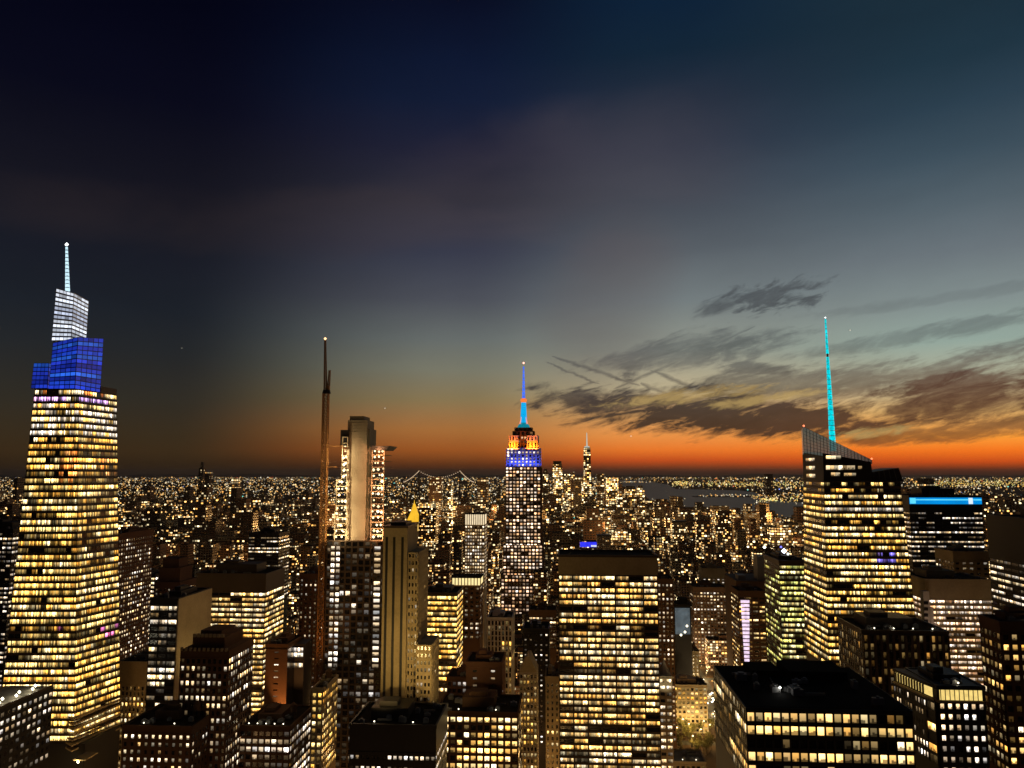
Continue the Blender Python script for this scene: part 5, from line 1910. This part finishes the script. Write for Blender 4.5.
far_tower('residential_tower', 'long cream lit riverside roof above the brown flat topped tower', 712, 731, 509.5, 4500, 1.0, 1.2, .9, 60, None, 'tower')
# the tallest downtown tower: square base twisting to a square top, with spire
D = 5200.0
th = Thing('tapering_skyscraper', 'tallest downtown tower, slim with a white spire, on the orange horizon', 'skyscraper', (at(587.3, 480, D).x, D + 30, 0))
mid, w = at(587.3, 470, D).x, 4.3 * D / F
zt = at(587.3, 447.5, D).z
mb = MB()
bs = [V(mid + sx * w, D + 30 + sy * 30, 0) for sx, sy in ((-1, -1), (1, -1), (1, 1), (-1, 1))]
ts = [V(mid, D, zt), V(mid + w, D + 30, zt), V(mid, D + 60, zt), V(mid - w, D + 30, zt)]
ts = [V(mid + sx * w * .78, D + 30 + sy * 30 * .78, zt) for sx, sy in ((-1, -1), (1, -1), (1, 1), (-1, 1))]
blk = (.37, .8, .1, 1.5)
for i in range(4):
    j = (i + 1) % 4
    mb.quad([bs[i], bs[j], ts[j], ts[i]], 0, [(0, 0), (4, 0), (4, zt / (2.0 * D / F)), (0, zt / (2.0 * D / F))], blk)
mb.quad(ts, 1)
th.part('wall', mb, [M['block'], M['roof']], None, 'block', True)
mb = MB(); mb.tube((mid, D + 30, zt), (mid, D + 30, at(587, 446, D).z), 20, 17, 8); mb.tube((mid, D + 30, at(587, 446, D).z), (mid, D + 30, at(587, 432.5, D).z), 5.0, 2.5, 6)
th.part('spire', mb, glow_mat('white_spire', (0.55, 0.58, 0.5), 0.9))
# blue sign block
D = 1600.0
th = Thing('blue_sign_building', 'low block with a deep blue glowing sign above the broad office slab roof', 'building', (at(589, 548, D).x, D + 15, 0))
a, b = at(580, 541, D), at(599, 541, D)
mb = MB(); gbox(mb, a.x, b.x, D, D + 30, 0, a.z, 5, 5, (.2, .3, .3, .9)); th.part('wall', mb, [M['block'], M['roof']], None, 'block', True)
mb = MB(); z0, z1 = at(589, 547, D).z, at(589, 542, D).z; mb.box(a.x, b.x, D - 1.4, D - .4, z0, z1); th.part('blue_sign_panel', mb, glow_mat('deep_blue_led', (0.03, 0.04, 1.0), 1.0, vary=.7, scale=.15))
mb = MB(); q = at(593, 546, D); mb.box(q.x - 4, q.x + 9, D - 1.8, D - 1.45, z0 + .5, z0 + 4); th.part('white_sign_strip', mb, glow_mat('white_sign', (.8, .85, 1), .9, vary=.6, scale=.4))

# suspension bridge with lit cables
D = 9000.0
th = Thing('suspension_bridge', 'far suspension bridge with strings of lights along its cables', 'bridge', (at(440, 480, D).x, D, 0))
dk = at(440, 482, D).z
xs = [at(px, 480, D).x for px in (404, 419.2, 460, 474)]
ztop = at(440, 471, D).z
for x in xs[1:3]:
    mb = MB()
    for s in (-12, 12):
        mb.box(x - 8, x + 8, D + s - 4, D + s + 4, 0, ztop)
    mb.box(x - 8, x + 8, D - 8, D + 8, ztop - 18, ztop - 6)
    th.part('bridge_tower', mb, M['grey'])
mb = MB(); mb.box(xs[0], xs[3], D - 14, D + 14, dk - 6, dk); th.part('deck', mb, M['grey'])
mb = MB()
def cab(f0, f1, zf):
    for i in range(21):
        f = i / 20
        mb.octa((f0 + (f1 - f0) * f, D - 16, zf(f)), 5.6, (1.0 * .95, .72 * .95, .45 * .95, 1))
cab(xs[0], xs[1], lambda f: dk + (ztop - dk) * f ** 1.4)
cab(xs[1], xs[2], lambda f: ztop - (ztop - at(440, 477.3, D).z) * (1 - (2 * f - 1) ** 2))
cab(xs[2], xs[3], lambda f: dk + (ztop - dk) * (1 - f) ** 1.4)
th.part('cable_chain', mb, M['lamp'], None, 'glow')

# ------------------------------------------------------------------ the park: trees and lamps; cars on the avenue
tr_ = random.Random(4)
def leafy(seed, h):
    r = random.Random(seed)
    mb = MB()
    clumps = []
    for i in range(9):
        w = r.uniform(0, 6.28)
        d_ = r.uniform(0.5, 3.6)
        clumps.append((V(d_ * math.cos(w), d_ * math.sin(w), h * r.uniform(0.45, 0.9)), r.uniform(1.3, 2.3)))
    for c, rad in clumps:
        for i in range(60):
            v_ = V(r.gauss(0, 1), r.gauss(0, 1), r.gauss(0, .8)).normalized() * rad * r.uniform(.55, 1.05)
            p_ = c + v_
            a_ = V(r.gauss(0, 1), r.gauss(0, 1), r.gauss(0, 1)).normalized() * r.uniform(.28, .6)
            b_ = a_.cross(V(r.gauss(0, 1), r.gauss(0, 1), r.gauss(0, 1))).normalized() * r.uniform(.2, .45)
            mb.quad([p_ - a_, p_ + b_, p_ + a_, p_ - b_])
    trunk = MB()
    trunk.tube((0, 0, 0), (0, 0, h * .5), .32, .2, 7)
    for c, rad in clumps:
        trunk.tube((0, 0, h * .4), c, .12, .04, 5)
    return mb.mesh('crown', [M['leaf']]), trunk.mesh('trunk', [M['bark']])
protos = [leafy(s, h) for s, h in ((1, 14), (2, 16), (3, 13))]
spots = []
for i in range(46):
    px, py = tr_.uniform(659, 713), tr_.uniform(729, 757)
    g0 = ground(px, py)
    spots.append((g0.x, g0.y))
for i, (x, y) in enumerate(spots):
    t_ = link('park_tree', None)
    t_.location = (x, y, 0)
    t_.rotation_euler = (0, 0, tr_.uniform(0, 6))
    s = tr_.uniform(.8, 1.15)
    t_.scale = (s, s, s)
    tag(t_, 'bushy tree lit gold from below in the park beside the avenue', 'tree', 'gold lit park trees')
    cm, tm = protos[i % 3]
    link('crown', cm, t_)
    link('trunk', tm, t_)
def street_lamp(x, y, energy, h=8.0, col=(1.0, .64, .2)):
    th = Thing('street_lamp', 'street lamp with glowing amber head among the park trees and avenue', 'street lamp', (x, y, 0), 'street lamps by the park and avenue')
    mb = MB(); mb.tube((x, y, 0), (x, y, h), .14, .09, 6); mb.tube((x, y, h), (x + 1.2, y, h + .4), .07, None, 5); th.part('pole', mb, M['grey'])
    mb = MB(); mb.octa((x + 1.3, y, h + .2), .8, (5, 3.6, 1.7, 1)); th.part('lamp_head', mb, M['lamp'], None, 'glow')
    point((x + 1.3, y - .9, h - .5), energy, col, .4, 'street_lamp_light')
for px, py in ((665, 752), (676, 745), (688, 741), (700, 747), (668, 738), (692, 754), (709, 742), (682, 736), (703, 738)):
    g0 = ground(px, py)
    street_lamp(g0.x, g0.y, 12000, 16.0)
for k in range(16):
    street_lamp(165 + (-13 if k % 2 else 13), 790 + k * 26, 9000)
# cars
car_body = MB(); car_body.hexa([(-.9, -2.2, .35), (.9, -2.2, .35), (.9, 2.2, .35), (-.9, 2.2, .35), (-.85, -2.1, .95), (.85, -2.1, .95), (.85, 2.1, .95), (-.85, 2.1, .95)])
car_cab = MB(); car_cab.hexa([(-.8, -1.1, .95), (.8, -1.1, .95), (.8, 1.5, .95), (-.8, 1.5, .95), (-.65, -.6, 1.5), (.65, -.6, 1.5), (.65, 1.1, 1.5), (-.65, 1.1, 1.5)])
car_head = MB(); car_head.octa((0, 0, 0), .8, (7, 6.2, 4.6, 1))
whl = MB(); whl.tube((-.12, 0, 0), (.12, 0, 0), .33, None, 10)
bm_, cm_, hm_, wm_ = car_body.mesh('body', [M['grey']]), car_cab.mesh('cabin', [M['glass']]), car_head.mesh('headlight', [M['lamp']], (0, 0, 0), 'glow'), whl.mesh('wheel', [M['black']])
for k in range(44):
    c = link('car', None)
    c.location = (165 + tr_.choice([-6.5, -3.2, 0, 3.2, 6.5]), 790 + k * 7.5 + tr_.uniform(-2, 2), 0.3)
    tag(c, 'car with glowing headlights driving up the bright avenue', 'car', 'cars on the bright avenue')
    link('body', bm_, c); link('cabin', cm_, c)
    for sx in (-.6, .6):
        h = link('headlight', hm_, c); h.location = (sx, -2.25, .7)
    for sx in (-.9, .9):
        for sy in (-1.3, 1.3):
            w_ = link('wheel', wm_, c); w_.location = (sx, sy, .33)
for k in range(5):
    point((165 + tr_.uniform(-6, 6), 820 + 70 * k, 6), 60000, (1, .74, .38), 2.0, 'traffic_glow_light')

# added warm fill lights standing in for street glow between the near buildings
gl = random.Random(9)
for (x, y, z, e_) in ((-300, 720, 25, 15000), (-250, 560, 40, 50000), (-235, 470, 45, 40000), (-170, 560, 35, 50000), (-115, 520, 40, 50000), (-90, 420, 60, 25000), (-60, 480, 40, 40000), (-20, 560, 40, 40000), (-40, 650, 40, 60000),
                      (85, 480, 50, 30000), (90, 640, 30, 40000), (170, 560, 30, 40000), (165, 700, 30, 50000), (230, 500, 50, 30000), (150, 380, 40, 30000), (270, 480, 60, 40000), (330, 450, 60, 40000), (240, 360, 60, 30000),
                      (300, 600, 50, 50000), (-115, 800, 30, 60000), (-115, 1000, 30, 80000), (-395, 800, 30, 60000), (165, 1000, 30, 80000), (-250, 760, 50, 60000), (-330, 480, 50, 30000), (30, 800, 40, 60000), (40, 1000, 30, 80000)):
    point((x, y, z), e_ * 0.5, (1.0, 0.5, 0.17), 4.0, 'street_fill_light')

for x, y, z, e_ in ((-260, 230, 35, 0.6e5), (-120, 200, 30, 0.6e5), (20, 200, 30, 0.6e5), (150, 130, 30, 0.6e5), (260, 200, 30, 0.55e5), (-60, 340, 40, 0.4e5), (-200, 360, 40, 0.4e5), (200, 330, 40, 0.4e5)):
    point((x, y, z), e_ * 0.45, (1.0, 0.55, 0.22), 8.0, 'street_fill_light')  # added fill below the view, warming the fronts of near buildings
for k in range(70):
    ax = gl.choice(AVENUES)
    y = gl.uniform(760, 4200)
    if abs(ax) > 0.75 * y: continue
    point((ax + gl.uniform(-60, 60), y, gl.uniform(40, 75)), 0.8e5 * (y / 1200) ** 1.3, (1.0, 0.52, 0.16), 6.0, 'street_fill_light')  # added fill over the avenues so the farther building masses show brown
for k in range(46):
    x, y = gl.uniform(-400, 330), gl.choice((320, 400, 480, 560, 640, 720)) + gl.uniform(-4, 4)
    point((x, y, gl.uniform(14, 40)), gl.uniform(0.8e4, 2.6e4), (1.0, 0.58, 0.2), 2.5, 'street_fill_light')  # added low fill standing in for street light spilling up the walls
# aeroplanes: small bright landing lights in the sky
for px, py, D_, lb in ((385, 408, 6000, 'aeroplane with a tiny white light beside the concrete core'), (850, 330, 7000, 'aeroplane with a tiny white light beside the cyan spire'),
                       (182, 348, 7000, 'aeroplane with a faint light in the dark sky above the distant supertall tower'), (631, 436, 9000, 'aeroplane with an orange light low over the horizon by the tallest downtown tower')):
    q = at(px, py, D_)
    th = Thing('aeroplane', lb, 'aeroplane', q)
    mb = MB(); mb.tube(q + V(-14, 0, 0), q + V(14, 0, 0), 1.6, 1.0, 8); th.part('fuselage', mb, M['grey'])
    mb = MB(); mb.hexa([q + V(-3, -15, -.2), q + V(1, -15, -.2), q + V(3, 15, -.2), q + V(-1, 15, -.2), q + V(-3, -15, .2), q + V(1, -15, .2), q + V(3, 15, .2), q + V(-1, 15, .2)]); th.part('wing', mb, M['grey'])
    mb = MB(); k = 0.55 if px == 182 else 1.4; mb.octa(q + V(0, -3, -1.5), D_ / F * .55, (k, k * .9, k * .7, 1)); th.part('landing_light', mb, M['lamp'], None, 'glow')
print('objects', len(C.objects), 'cand', len(cand), 'ind', n_ind)

for o in C.objects:
    if 'label' in o and len(o['label'].replace('-', ' ').split()) > 16:
        print('LONG', o.name, len(o['label'].split()), o['label'])
